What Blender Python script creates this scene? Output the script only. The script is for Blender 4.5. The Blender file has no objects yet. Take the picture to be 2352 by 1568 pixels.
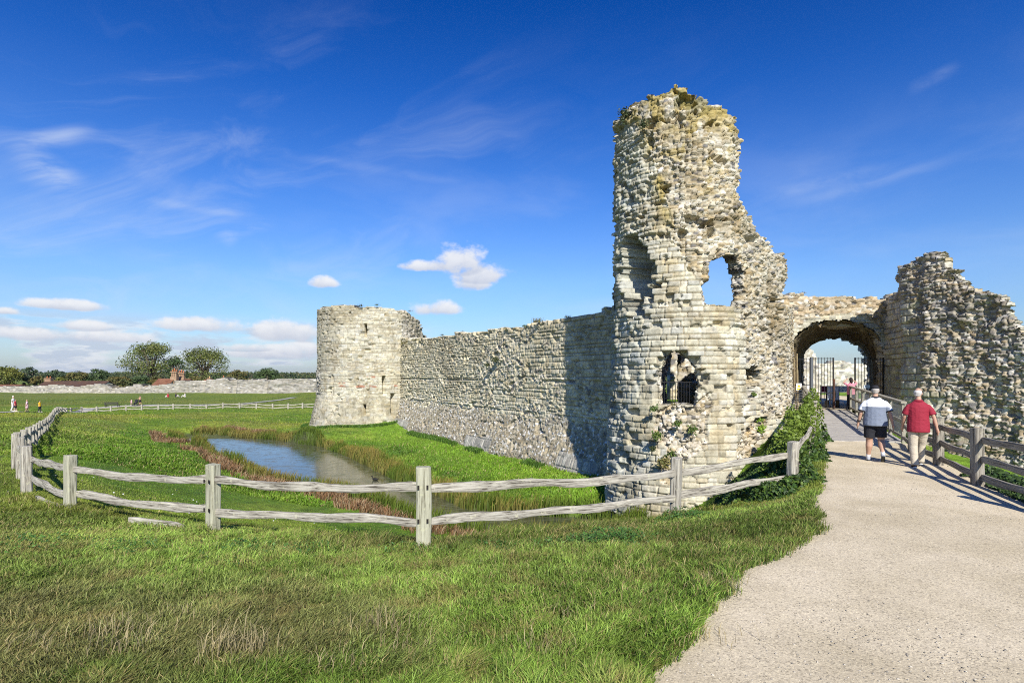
import bpy, math, random
import numpy as np
from mathutils import Matrix, Vector, Quaternion

# ------------------------------------------------------------------ basics
F = 2352 * 20 / 36          # focal length in reference pixels (2352 px wide frame)
ZC = 2.05                   # eye height above the gravel path
HX, HY = 1176.0, 862.0      # reference pixel of the horizon point straight ahead
SUN_AZ = (0.170, -0.9854)    # horizontal direction towards the sun
SUN_EL = 35.5
WATER_Z = -3.6
sc = bpy.context.scene
col = sc.collection


def W(px, py, Y):
    return ((px - HX) / F * Y, Y, ZC - (py - HY) / F * Y)


def proj(x, y, z):
    y = np.maximum(y, 0.5)
    return HX + F * x / y, HY - F * (z - ZC) / y


def inpoly(poly, x, y):
    poly = np.asarray(poly, float)
    res = np.zeros(np.shape(x), bool)
    n = len(poly)
    j = n - 1
    for i in range(n):
        xi, yi = poly[i]
        xj, yj = poly[j]
        if yi != yj:
            c = ((yi > y) != (yj > y)) & (x < (xj - xi) * (y - yi) / (yj - yi) + xi)
            res ^= c
        j = i
    return res


def h01(*a):
    """deterministic hash of integer arrays to 0..1"""
    v = np.zeros(np.broadcast(*a).shape, np.uint64)
    for k, q in enumerate(a):
        q = np.asarray(q).astype(np.int64).astype(np.uint64)
        v = v ^ (q * np.uint64(0x9E3779B97F4A7C15 + 2 * k * 7919))
        v = (v ^ (v >> np.uint64(29))) * np.uint64(0xBF58476D1CE4E5B9)
    v = v ^ (v >> np.uint64(32))
    v = v * np.uint64(0x94D049BB133111EB)
    v = v ^ (v >> np.uint64(31))
    return (v >> np.uint64(11)).astype(np.float64) / float(1 << 53)


def vn(x, y, seed=0, z=None):
    x = np.asarray(x, float); y = np.asarray(y, float)
    ix = np.floor(x); iy = np.floor(y)
    fx = x - ix; fy = y - iy
    fx = fx * fx * (3 - 2 * fx); fy = fy * fy * (3 - 2 * fy)
    def c(dx, dy):
        return h01(ix + dx, iy + dy, np.full(1, seed))
    a = c(0, 0) * (1 - fx) + c(1, 0) * fx
    b = c(0, 1) * (1 - fx) + c(1, 1) * fx
    return a * (1 - fy) + b * fy


def fbm(x, y, seed=0, octv=4):
    t = 0; amp = 1; tot = 0
    x = np.asarray(x, float); y = np.asarray(y, float)
    for k in range(octv):
        t = t + amp * vn(x * 2 ** k + 13.7 * k, y * 2 ** k - 7.3 * k, seed + k * 17)
        tot += amp
        amp *= .5
    return t / tot           # 0..1


def sstep(a, b, x):
    t = np.clip((x - a) / (b - a), 0, 1)
    return t * t * (3 - 2 * t)


def mixc(c1, c2, t):
    return c1 * (1 - t[..., None]) + c2 * t[..., None]


def fastmesh(name, V, Fs, colr=None, smooth=False):
    V = np.asarray(V, np.float32)
    if not isinstance(Fs, (list, tuple)):
        Fs = [Fs]
    Fs = [np.asarray(f, np.int32) for f in Fs if len(f)]
    me = bpy.data.meshes.new(name)
    me.vertices.add(len(V))
    me.vertices.foreach_set('co', V.ravel())
    loops = np.concatenate([f.ravel() for f in Fs])
    tot = np.concatenate([np.full(len(f), f.shape[1], np.int32) for f in Fs])
    start = np.concatenate([[0], np.cumsum(tot)[:-1]]).astype(np.int32)
    me.loops.add(len(loops))
    me.polygons.add(len(tot))
    me.polygons.foreach_set('loop_start', start)
    me.loops.foreach_set('vertex_index', loops)
    if colr is not None:
        a = me.color_attributes.new('Col', 'FLOAT_COLOR', 'POINT')
        c4 = np.ones((len(V), 4), np.float32)
        c4[:, :3] = colr
        a.data.foreach_set('color', c4.ravel())
    if smooth:
        me.polygons.foreach_set('use_smooth', np.ones(len(tot), bool))
    me.update(calc_edges=True)
    return me


def link(name, me, mat=None, parent=None, M=None):
    o = bpy.data.objects.new(name, me)
    col.objects.link(o)
    if mat is not None and me is not None:
        me.materials.append(mat)
    if parent is not None:
        o.parent = parent
        inv = Matrix.Translation(-Vector(parent.location))
        o.matrix_basis = inv @ (M if M is not None else Matrix.Identity(4))
    elif M is not None:
        o.matrix_basis = M
    return o


def tag(o, label=None, cat=None, group=None, kind=None):
    if label: o['label'] = label
    if cat: o['category'] = cat
    if group: o['group'] = group
    if kind: o['kind'] = kind
    return o


def empty(name, loc, label, cat, group=None):
    o = bpy.data.objects.new(name, None)
    col.objects.link(o)
    o.location = loc
    o.empty_display_size = .2
    return tag(o, label, cat, group)


class MB:
    """collects simple solids in one mesh"""
    def __init__(s):
        s.v = []; s.f = []
    def box(s, x0, x1, y0, y1, z0, z1, M=None):
        b = len(s.v)
        for z in (z0, z1):
            for (x, y) in ((x0, y0), (x1, y0), (x1, y1), (x0, y1)):
                p = Vector((x, y, z))
                s.v.append(M @ p if M is not None else p)
        for q in ((3, 2, 1, 0), (4, 5, 6, 7), (0, 1, 5, 4), (1, 2, 6, 5), (2, 3, 7, 6), (3, 0, 4, 7)):
            s.f.append([b + i for i in q])
    def tube(s, pts, rad, n=8, sx=1.0, cap=True):
        pts = [Vector(p) for p in pts]
        b = len(s.v)
        m = len(pts)
        ref = None
        for i, p in enumerate(pts):
            d = (pts[min(i + 1, m - 1)] - pts[max(i - 1, 0)])
            if d.length < 1e-9: d = Vector((0, 0, 1))
            d.normalize()
            if ref is None:
                ref = Vector((1, 0, 0)) if abs(d.x) < .8 else Vector((0, 1, 0))
            a = (ref - d * ref.dot(d)).normalized()
            ref = a
            c = d.cross(a)
            r = rad[i] if hasattr(rad, '__len__') else rad
            for k in range(n):
                t = 2 * math.pi * k / n
                s.v.append(p + a * (math.cos(t) * r * sx) + c * (math.sin(t) * r))
        for i in range(m - 1):
            for k in range(n):
                k2 = (k + 1) % n
                s.f.append([b + i * n + k, b + i * n + k2, b + (i + 1) * n + k2, b + (i + 1) * n + k])
        if cap:
            s.f.append([b + k for k in reversed(range(n))])
            s.f.append([b + (m - 1) * n + k for k in range(n)])
    def loft(s, rings, cap=True):
        """rings: list of lists of points (same count)"""
        b = len(s.v); n = len(rings[0])
        for r in rings:
            for p in r: s.v.append(Vector(p))
        for i in range(len(rings) - 1):
            for k in range(n):
                k2 = (k + 1) % n
                s.f.append([b + i * n + k, b + i * n + k2, b + (i + 1) * n + k2, b + (i + 1) * n + k])
        if cap:
            s.f.append([b + k for k in reversed(range(n))])
            s.f.append([b + (len(rings) - 1) * n + k for k in range(n)])
    def prism(s, poly, M=None, depth=0.1):
        """poly in local x,z extruded along local y by depth"""
        b = len(s.v); n = len(poly)
        for y in (0, depth):
            for (x, z) in poly:
                p = Vector((x, y, z)); s.v.append(M @ p if M is not None else p)
        s.f.append([b + k for k in range(n)])
        s.f.append([b + n + k for k in reversed(range(n))])
        for k in range(n):
            k2 = (k + 1) % n
            s.f.append([b + k, b + n + k, b + n + k2, b + k2])
    def ell(s, c, rx, ry, rz, n=12, m=8):
        rings = []
        for i in range(1, m):
            t = math.pi * i / m
            rings.append([(c[0] + rx * math.sin(t) * math.cos(2 * math.pi * k / n), c[1] + ry * math.sin(t) * math.sin(2 * math.pi * k / n), c[2] - rz * math.cos(t)) for k in range(n)])
        s.loft(rings)
    def build(s, name, mat=None, parent=None, M=None, smooth=False, bevel=0):
        me = bpy.data.meshes.new(name)
        me.from_pydata([tuple(v) for v in s.v], [], s.f)
        if smooth:
            me.polygons.foreach_set('use_smooth', [True] * len(me.polygons))
        me.update()
        o = link(name, me, mat, parent, M)
        if bevel:
            m = o.modifiers.new('Bevel', 'BEVEL'); m.width = bevel; m.segments = 1
        return o


# ------------------------------------------------------------------ materials
def nt(mat):
    mat.use_nodes = True
    return mat.node_tree


def new_mat(name):
    m = bpy.data.materials.new(name)
    t = nt(m)
    return m, t, t.nodes['Principled BSDF']


def N(t, typ, **kw):
    n = t.nodes.new(typ)
    for k, v in kw.items():
        if k.startswith('i_'):
            n.inputs[k[2:].replace('_', ' ')].default_value = v
        else:
            setattr(n, k, v)
    return n


def col_mat(name, rough=.9, nscale=14, amount=.35, bump=.4, bscale=40, bdist=.02, trans=0, spec=.2, coord='Object', attr=True, base=(.5, .5, .5), base2=None):
    """vertex colour (or a base colour) broken up by noise, with fine bump"""
    m, t, bs = new_mat(name)
    tc = N(t, 'ShaderNodeTexCoord')
    nz = N(t, 'ShaderNodeTexNoise', i_Scale=nscale, i_Detail=6.0, i_Roughness=.65)
    t.links.new(tc.outputs[coord], nz.inputs['Vector'])
    mr = N(t, 'ShaderNodeMapRange')
    mr.inputs['From Min'].default_value = .3; mr.inputs['From Max'].default_value = .7
    mr.inputs['To Min'].default_value = 1 - amount; mr.inputs['To Max'].default_value = 1 + amount
    t.links.new(nz.outputs['Fac'], mr.inputs['Value'])
    mul = N(t, 'ShaderNodeVectorMath', operation='MULTIPLY')
    if attr:
        at = N(t, 'ShaderNodeAttribute', attribute_name='Col')
        t.links.new(at.outputs['Color'], mul.inputs[0])
    elif base2 is not None:
        n2 = N(t, 'ShaderNodeTexNoise', i_Scale=nscale * .23, i_Detail=5.0)
        t.links.new(tc.outputs[coord], n2.inputs['Vector'])
        r2 = N(t, 'ShaderNodeValToRGB')
        r2.color_ramp.elements[0].position = .38; r2.color_ramp.elements[0].color = (*base, 1)
        r2.color_ramp.elements[1].position = .62; r2.color_ramp.elements[1].color = (*base2, 1)
        t.links.new(n2.outputs['Fac'], r2.inputs['Fac'])
        t.links.new(r2.outputs['Color'], mul.inputs[0])
    else:
        mul.inputs[0].default_value = base
    t.links.new(mr.outputs['Result'], mul.inputs[1])
    t.links.new(mul.outputs['Vector'], bs.inputs['Base Color'])
    bs.inputs['Roughness'].default_value = rough
    bs.inputs['Specular IOR Level'].default_value = spec
    if bump:
        nb = N(t, 'ShaderNodeTexNoise', i_Scale=bscale, i_Detail=5.0, i_Roughness=.7)
        t.links.new(tc.outputs[coord], nb.inputs['Vector'])
        bp = N(t, 'ShaderNodeBump', i_Strength=bump, i_Distance=bdist)
        t.links.new(nb.outputs['Fac'], bp.inputs['Height'])
        t.links.new(bp.outputs['Normal'], bs.inputs['Normal'])
    if trans:
        tr = N(t, 'ShaderNodeBsdfTranslucent')
        t.links.new(mul.outputs['Vector'], tr.inputs['Color'])
        mx = N(t, 'ShaderNodeMixShader'); mx.inputs['Fac'].default_value = trans
        out = t.nodes['Material Output']
        t.links.new(bs.outputs['BSDF'], mx.inputs[1]); t.links.new(tr.outputs['BSDF'], mx.inputs[2])
        t.links.new(mx.outputs['Shader'], out.inputs['Surface'])
    return m


def plain(name, c, rough=.7, metal=0, amount=.12, nscale=30, bump=.15, spec=.3, c2=None):
    m = col_mat(name, rough=rough, attr=False, base=c, base2=c2, amount=amount, nscale=nscale, bump=bump, spec=spec)
    m.node_tree.nodes['Principled BSDF'].inputs['Metallic'].default_value = metal
    return m


M_STONE = col_mat('masonry', amount=.28, nscale=9, bump=.6, bscale=28, bdist=.03)
M_GRASS = col_mat('grass_blades', amount=.12, nscale=3, bump=0, trans=.35, rough=.55, spec=.25)
M_LEAF = col_mat('leaves', amount=.15, nscale=5, bump=0, trans=.25, rough=.5, spec=.3)
M_TREE = col_mat('tree_leaves', amount=.2, nscale=1, bump=0, trans=.2, rough=.6, spec=.15)
M_BARK = plain('bark', (.13, .10, .075), c2=(.2, .16, .12), amount=.3, bump=.8)
M_IRON = plain('black_iron', (.02, .02, .022), rough=.5, bump=.1)
M_STEEL = plain('galvanised_steel', (.35, .36, .37), rough=.45, metal=.6)


def wood_mat(name, c1, c2, c3):
    m, t, bs = new_mat(name)
    tc = N(t, 'ShaderNodeTexCoord')
    mp = N(t, 'ShaderNodeMapping'); mp.inputs['Scale'].default_value = (1.2, 26, 26)
    oi = N(t, 'ShaderNodeObjectInfo')
    ad = N(t, 'ShaderNodeVectorMath', operation='ADD')
    t.links.new(tc.outputs['Object'], ad.inputs[0]); t.links.new(oi.outputs['Location'], ad.inputs[1])
    t.links.new(ad.outputs['Vector'], mp.inputs['Vector'])
    n1 = N(t, 'ShaderNodeTexNoise', i_Scale=1.6, i_Detail=7.0, i_Roughness=.7)
    t.links.new(mp.outputs['Vector'], n1.inputs['Vector'])
    r = N(t, 'ShaderNodeValToRGB')
    e = r.color_ramp.elements
    e[0].position = .38; e[0].color = (*c1, 1)
    e[1].position = .62; e[1].color = (*c3, 1)
    k = e.new(.455); k.color = (*c2, 1)
    t.links.new(n1.outputs['Fac'], r.inputs['Fac'])
    # lichen blotches
    n2 = N(t, 'ShaderNodeTexNoise', i_Scale=11.0, i_Detail=4.0, i_Roughness=.6)
    t.links.new(ad.outputs['Vector'], n2.inputs['Vector'])
    r2 = N(t, 'ShaderNodeValToRGB')
    r2.color_ramp.elements[0].position = .60; r2.color_ramp.elements[0].color = (0, 0, 0, 1)
    r2.color_ramp.elements[1].position = .72; r2.color_ramp.elements[1].color = (.7, .7, .7, 1)
    t.links.new(n2.outputs['Fac'], r2.inputs['Fac'])
    mx = N(t, 'ShaderNodeMix', data_type='RGBA')
    t.links.new(r2.outputs['Color'], mx.inputs['Factor'])
    t.links.new(r.outputs['Color'], mx.inputs['A'])
    mx.inputs['B'].default_value = (c3[0] * 1.15, c3[1] * 1.17, c3[2] * .98, 1)
    t.links.new(mx.outputs['Result'], bs.inputs['Base Color'])
    bs.inputs['Roughness'].default_value = .88
    bs.inputs['Specular IOR Level'].default_value = .2
    bp = N(t, 'ShaderNodeBump', i_Strength=.9, i_Distance=.012)
    t.links.new(n1.outputs['Fac'], bp.inputs['Height'])
    t.links.new(bp.outputs['Normal'], bs.inputs['Normal'])
    return m


M_WOOD = wood_mat('weathered_chestnut', (.07, .06, .045), (.29, .265, .215), (.50, .47, .39))
M_WOOD_OLD = wood_mat('greenish_post', (.16, .15, .10), (.34, .33, .24), (.44, .43, .32))
M_WOOD_DARK = wood_mat('brown_oak', (.08, .07, .055), (.225, .20, .16), (.36, .33, .27))
# ------------------------------------------------------------------ terrain
PATH_EDGE = [(1480, 1575), (1497, 1530), (1545, 1495), (1595, 1470), (1612, 1420), (1650, 1380), (1672, 1335), (1735, 1305), (1800, 1280),
             (1865, 1240), (1882, 1205), (1872, 1160), (1885, 1120), (1893, 1080), (1893, 1050), (1893, 1013)]


def ground0(px, py):
    Y = ZC * F / (py - HY)
    return ((px - HX) / F * Y, Y)


PATH_L = [ground0(*p) for p in PATH_EDGE]
BR_U = Vector((0.478, 0.878, 0)).normalized()          # along the footbridge
BR_A = Vector((9.70, 17.7, 0))                          # its left corner at the path
BR_B = Vector((11.95, 17.3, 0))                         # its right corner
BR_LEN = 12.6
PATH_POLY = [(0.2, 1.0), (0.55, 2.2)] + PATH_L + [(BR_B.x + .25, BR_B.y - .1), (11.1, 15.0), (9.9, 12.7), (8.85, 10.4), (7.95, 8.2), (7.7, 6.5), (8.2, 4), (9, 1)]

# water outline on the plane z = WATER_Z
def on_water(px, py):
    Y = (ZC - WATER_Z) * F / (py - HY)
    return ((px - HX) / F * Y, Y)


WATER_PX = [(400, 1003), (430, 997), (500, 995), (570, 1004), (650, 1012), (740, 1026), (800, 1047), (850, 1072), (900, 1097), (950, 1118), (1010, 1140), (1075, 1168), (1180, 1182), (1300, 1187), (1390, 1192),
            (1440, 1215), (1400, 1240), (1250, 1245), (1130, 1240), (1040, 1222), (960, 1195), (880, 1165), (790, 1135), (680, 1120), (605, 1098), (515, 1068), (445, 1036), (408, 1014)]
WATER = [on_water(*p) for p in WATER_PX]

LEFT_RUN = [(62, 1022, 12.7), (47, 998, 15.3), (30, 993, 18), (52, 987, 21), (70, 980, 25), (92, 968, 32), (109, 958.7, 38), (117, 949.7, 45), (122, 943, 51),
            (127, 937, 57), (133, 934, 63), (142, 935, 70), (154, 936, 77), (170, 934.7, 80.5), (187.5, 934, 81.5)]
FAR_RUN = [(222, 933, 82), (254, 932, 82.5), (289.5, 929.7, 83), (325, 929, 83.5), (364, 928, 84), (398, 927, 84.5), (437, 927, 85), (474, 928, 85), (512, 924.7, 85.5),
           (550, 925, 86), (589, 925.3, 86), (626, 927, 86.5), (662, 925.7, 87), (695, 924.7, 87), (730, 924, 87.5), (765, 924, 88)]


def post_h(Y):
    return 1.1 - .28 * float(sstep(15, 55, Y))


CP = []


def cp(x, y, z): CP.append((x, y, z))
def cpp(px, py, Y):
    a = W(px, py, Y); CP.append(a)


# gravel path
for (x, y, z) in [(0, 0, 0), (3, 0, 0), (6, 0, 0), (-3, 0, .0), (2, 4, 0), (4, 4, 0), (6.5, 4, 0), (8, 5, 0), (3.4, 6.2, 0), (6, 7, 0), (8, 8, 0), (5.4, 9.2, 0), (7.5, 9.6, 0), (7, 11.8, 0), (9, 12, 0),
                  (8.5, 14.5, 0), (10, 14.5, 0), (9.9, 17.2, 0), (11.6, 17, 0), (-6, 1, -.05), (-9, 3, -.2), (-14, 2, -.3), (-30, 2, -.8), (14, 1, -.1), (25, 0, -1), (30, -5, -1), (-30, -6, -.8), (0, -8, 0)]:
    cp(x, y, z)
# grass foreground and fence feet
cp(1.0, 5, -.02); cp(-1, 4, -.02); cp(-4, 4, -.05); cp(-1, 6, -.12); cp(-4, 6.5, -.2); cp(1.6, 7, -.12); cp(3.2, 8, -.08)
for (px, pyt, Y) in [(1551, 1052, 10.4), (972, 1075, 7.7), (488, 1063, 9.04), (162, 1046, 10.57), (1821, 1012, 11.5)]:
    x, y, z = W(px, pyt, Y); cp(x, y, z - 1.1)
for (px, pyt, Y) in LEFT_RUN + FAR_RUN[::2]:
    x, y, z = W(px, pyt, Y); cp(x, y, z - post_h(Y))
    if Y < 60: cp(x - 6, y - 1, z - post_h(Y) + .0)
# water edge
for i, (x, y) in enumerate(WATER):
    cp(x, y, WATER_Z - .02)
# berm below the curtain wall, foot of corner tower
for (px, py, Y) in [(1380, 1085, 27), (1280, 1058, 30.3), (1180, 1036, 34.5), (1080, 1018, 39.5), (1000, 1003, 43.5), (920, 985, 50), (850, 976, 51.5), (760, 976, 52.5), (720, 978, 54)]:
    cpp(px, py, Y)
cpp(1330, 1120, 24); cpp(1150, 1090, 29)
cpp(900, 1035, 38); cpp(700, 990, 46); cpp(560, 985, 56); cpp(640, 965, 66)
# in front of the gate tower and the bank up to the bridge
cp(5.0, 19.6, -3.0); cp(4.0, 20.8, -3.2); cp(6.2, 19.0, -2.5); cp(7.6, 19.2, -1.7); cp(8.7, 20.0, -.9); cp(9.6, 20.9, -.45); cp(10.8, 22.6, -.2); cp(12.2, 25.5, -.1); cp(13.5, 28.5, .1)
cp(6.5, 16.5, -1.7); cp(7.6, 17.2, -.9); cp(5.2, 14.3, -1.4); cp(8.8, 18.4, -.4); cp(4.4, 12.3, -.9); cp(3.2, 13.5, -1.7); cp(5.9, 12.4, -.15); cp(7.4, 15.0, -.15)
cp(3.0, 17.3, -3.1); cp(1, 15.5, -2.9); cp(.2, 12, -1.6); cp(-3, 12, -1.5); cp(-6, 15, -1.9); cp(-9.5, 18, -2.2); cp(-14, 24, -2.2)
cp(-18, 33, -2.5); cp(-22, 41, -2.7); cp(-28, 47, -2.9); cp(-30, 58, -3.0); cp(-20, 60, -2.9); cp(-10, 75, -2.9)
cp(-22, 25, -1.5); cp(-27, 36, -1.8); cp(-33, 45, -2.1)
# castle ward behind the walls
for (x, y, z) in [(12, 40, .3), (20, 36, .3), (20, 50, .3), (0, 50, .3), (5, 60, .3), (30, 45, .3), (-5, 62, .0), (16.6, 31, .28), (30, 70, .3), (6.5, 34, .2)]:
    cp(x, y, z)
cp(13.0, 23.2, -.6); cp(15.2, 27, -.3)
# right of the path
for (x, y, z) in [(14.5, 17.5, -1.2), (17, 22, -1.6), (12.5, 14, -.9), (11, 11, -.7), (10.3, 8.6, -.5), (16, 14, -1.6), (20, 18, -1.8), (22, 10, -1.6), (16.5, 26, -.6)]:
    cp(x, y, z)
# outer ward
for (px, py, Y) in [(60, 946, 63), (30, 947, 62), (325, 932, 92), (255, 934, 90), (600, 925, 100), (0, 915, 115), (300, 915, 112), (600, 912, 112), (0, 902, 148), (240, 903, 140), (470, 903, 126), (740, 901, 112), (-300, 905, 140), (-200, 950, 60), (-200, 990, 30)]:
    cpp(px, py, Y)
for (x, y) in [(-250, 200), (-100, 220), (100, 200), (250, 200), (-250, 60), (200, 60), (-200, -50), (200, -50)]:
    cp(x, y, -3.0)

CPA = np.array(CP)


def tps_fit(P, lam=.02):
    n = len(P)
    d2 = ((P[:, None, :2] - P[None, :, :2]) ** 2).sum(-1)
    K = np.where(d2 > 0, d2 * np.log(d2 + 1e-12) * .5, 0) + lam * np.eye(n) * np.sqrt(1 + (P[:, :2] ** 2).sum(1))
    A = np.zeros((n + 3, n + 3))
    A[:n, :n] = K
    Q = np.c_[np.ones(n), P[:, :2]]
    A[:n, n:] = Q; A[n:, :n] = Q.T
    b = np.r_[P[:, 2], 0, 0, 0]
    return np.linalg.lstsq(A, b, rcond=None)[0]


TW = tps_fit(CPA)


def tps(x, y):
    out = TW[-3] + TW[-2] * x + TW[-1] * y
    for k in range(len(CPA)):
        d2 = (x - CPA[k, 0]) ** 2 + (y - CPA[k, 1]) ** 2
        out = out + TW[k] * d2 * np.log(d2 + 1e-12) * .5
    return out


def axis(a, b, fine, grow, lim0, lim1):
    xs = list(np.arange(a, b, fine))
    st = fine; x = xs[-1]
    while x < lim1:
        st *= grow; x += st; xs.append(x)
    st = fine; x = xs[0]
    lo = []
    while x > lim0:
        st *= grow; x -= st; lo.append(x)
    return np.array(lo[::-1] + xs)


GX = axis(-24, 22, .2, 1.06, -4500, 4500)
GY = axis(-1, 56, .2, 1.05, -300, 6000)
gx, gy = np.meshgrid(GX, GY, indexing='ij')


def seg_dist(poly, x, y, closed=True):
    d = np.full(np.shape(x), 1e9)
    n = len(poly)
    for i in range(n if closed else n - 1):
        ax, ay = poly[i]; bx, by = poly[(i + 1) % n]
        vx, vy = bx - ax, by - ay
        t = np.clip(((x - ax) * vx + (y - ay) * vy) / (vx * vx + vy * vy + 1e-12), 0, 1)
        d = np.minimum(d, np.hypot(x - ax - t * vx, y - ay - t * vy))
    return d


core = (np.abs(gx) < 260) & (gy > -60) & (gy < 230)
GZ = np.full(gx.shape, -3.0)
GZ[core] = np.clip(tps(gx[core], gy[core]), -4.0, .6)
edge = np.clip(np.maximum(np.abs(gx) - 180, 0) / 60 + np.maximum(gy - 170, 0) / 40 + np.maximum(-gy - 20, 0) / 30, 0, 1)
GZ = GZ * (1 - edge) + (-3.0) * edge
rr = np.hypot(gx, gy)
GZ = GZ - np.clip((rr - 300) / 1500, 0, 1) * 6
inw = inpoly(WATER, gx, gy)
dw = np.where(core, seg_dist(WATER, gx, gy), 99)
GZ = np.where(inw, WATER_Z - np.minimum(.9, .06 + dw * .6), np.where(GZ < WATER_Z + .04 + .18 * np.minimum(dw, 1.5), WATER_Z + .04 + .18 * np.minimum(dw, 1.5), GZ))
inp = inpoly(PATH_POLY, gx, gy)
dp = np.where(np.hypot(gx, gy) < 40, seg_dist(PATH_POLY, gx, gy), 99)
sp = np.where(inp, -dp, dp)          # signed distance to the path
wp = sstep(.8, -.15, sp)
GZ = GZ * (1 - wp) + 0.0 * wp
und = .10 * (fbm(gx * .35, gy * .35, 3) - .5) + .05 * (fbm(gx * 1.4, gy * 1.4, 5) - .5)
GZ = GZ + und * (1 - wp) * sstep(0, 1, dw) * (1 - inw)
far = sstep(40, 80, gy) * (1 - edge)
GZ = GZ + far * .35 * (fbm(gx * .08, gy * .13, 31) - .5)


def T(x, y):
    x = np.asarray(x, float); y = np.asarray(y, float)
    i = np.clip(np.searchsorted(GX, x) - 1, 0, len(GX) - 2)
    j = np.clip(np.searchsorted(GY, y) - 1, 0, len(GY) - 2)
    fx = np.clip((x - GX[i]) / (GX[i + 1] - GX[i]), 0, 1); fy = np.clip((y - GY[j]) / (GY[j + 1] - GY[j]), 0, 1)
    return (GZ[i, j] * (1 - fx) + GZ[i + 1, j] * fx) * (1 - fy) + (GZ[i, j + 1] * (1 - fx) + GZ[i + 1, j + 1] * fx) * fy


def Ts(x, y): return float(T(np.array([x]), np.array([y]))[0])


def grass_colour(x, y, rnd=None):
    """turf colour: lush / mown light / dry patches, a property of the turf itself"""
    n = fbm(x * .25, y * .25, 41, 4); n2 = fbm(x * .9, y * .9, 47, 3); n3 = fbm(x * .05, y * .12, 53, 3)
    lush = np.array([.135, .240, .024]); pale = np.array([.25, .33, .045]); dry = np.array([.32, .28, .08]); deep = np.array([.075, .155, .022])
    c = lush[None] * np.ones(np.shape(x) + (1,))
    c = mixc(c, pale, sstep(.45, .7, n) * .7)
    c = mixc(c, deep, sstep(.52, .72, n2) * .6)
    dryness = sstep(.5, .75, n3) * .35 + sstep(7.2, 4.6, y + .35 * x) * .28 * sstep(.35, .6, n) + sstep(.58, .75, n2) * .25 * (y < 12)
    dryness = dryness + sstep(-15, -35, x - .0 * y) * .25 * (y < 62) * (x < -.6 * y - 4)
    # moist mown berm under the wall is brighter
    c = mixc(c, dry, np.clip(dryness, 0, .8))
    berm = sstep(0, 2.5, x + 6.2 - (36 - y) * .55) * (y > 19) * (y < 56) * (x > -24)
    c = mixc(c, np.array([.195, .335, .030]), np.clip(berm, 0, 1) * .65)
    c = c * (1 + .16 * (sstep(11, 14, y) * sstep(95, 80, y)))[..., None]  # mid slopes lightened in colour to offset the shading of upright blades
    big_ = fbm(x * .22 + 5, y * .5, 59, 3)
    c = c * np.where(y < 11, .62 + .80 * sstep(.30, .70, big_), 1.0)[..., None]
    bl = sstep(-.2, -1.2, x + .25 * (y - 4)) * sstep(7.0, 4.8, y) * sstep(.38, .6, fbm(x * .8, y * .8, 61, 3))
    c = mixc(c, np.array([.22, .17, .07]), bl * .6)
    c = c * np.where((y > 55)[..., None], np.array([1.12, 1.02, .9]), 1.0)
    outer = sstep(88, 96, y)
    c = mixc(c, np.array([.17, .20, .045]), outer * .5)
    return c


ni, nj = gx.shape
idx = np.arange(ni * nj).reshape(ni, nj)
Fq = np.stack([idx[:-1, :-1], idx[1:, :-1], idx[1:, 1:], idx[:-1, 1:]], -1).reshape(-1, 4)
gc = grass_colour(gx, gy) * .8
gc = mixc(gc, np.array([.075, .085, .035]), np.where(inw, 1.0, sstep(.3, .0, dw)))
gc = mixc(gc, np.array([.36, .32, .25]), sstep(.15, -.1, sp + (fbm(gx * 3, gy * 3, 8) - .5) * .3))
M_GROUND = col_mat('turf', amount=.45, nscale=2.2, bump=1.0, bscale=9, bdist=.12)
me = fastmesh('ground', np.stack([gx, gy, GZ], -1).reshape(-1, 3), Fq, gc.reshape(-1, 3), smooth=True)
tag(link('ground', me, M_GROUND), 'rolling green grass ground falling to the moat', kind='structure')

# gravel path: one sheet laid over the ground
px_ = np.arange(-1, 13, .06); py_ = np.arange(.6, 18, .06)
ax_, ay_ = np.meshgrid(px_, py_, indexing='ij')
d = seg_dist(PATH_POLY, ax_, ay_); ins = inpoly(PATH_POLY, ax_, ay_)
sd = np.where(ins, -d, d) + (fbm(ax_ * 2.2, ay_ * 2.2, 9) - .5) * .35
keepv = sd < .08
az_ = T(ax_, ay_) + .02 * (fbm(ax_ * .7, ay_ * .7, 10) - .5) * sstep(0, -.5, sd) + .004 + .012 * sstep(.08, -.2, sd)
kc = keepv[:-1, :-1] & keepv[1:, :-1] & keepv[1:, 1:] & keepv[:-1, 1:]
idx = np.arange(ax_.size).reshape(ax_.shape)
Fq = np.stack([idx[:-1, :-1], idx[1:, :-1], idx[1:, 1:], idx[:-1, 1:]], -1)[kc]
u, inv = np.unique(Fq, return_inverse=True)
V = np.stack([ax_, ay_, az_], -1).reshape(-1, 3)[u]
M_GRAVEL, t, bs = new_mat('gravel')
tc = N(t, 'ShaderNodeTexCoord')
v1 = N(t, 'ShaderNodeTexVoronoi', i_Scale=75.0); n1 = N(t, 'ShaderNodeTexNoise', i_Scale=1.3, i_Detail=6.0); n2 = N(t, 'ShaderNodeTexNoise', i_Scale=60.0, i_Detail=6.0, i_Roughness=.8)
for q in (v1, n1, n2): t.links.new(tc.outputs['Object'], q.inputs['Vector'])
r1 = N(t, 'ShaderNodeValToRGB'); r1.color_ramp.elements[0].position = .38; r1.color_ramp.elements[1].position = .6
r1.color_ramp.elements[0].color = (.56, .485, .335, 1); r1.color_ramp.elements[1].color = (.70, .615, .45, 1)
n0 = N(t, 'ShaderNodeTexNoise', i_Scale=.45, i_Detail=3.0); t.links.new(tc.outputs['Object'], n0.inputs['Vector'])
av = N(t, 'ShaderNodeMath', operation='MULTIPLY_ADD'); av.inputs[1].default_value = .5
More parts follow.
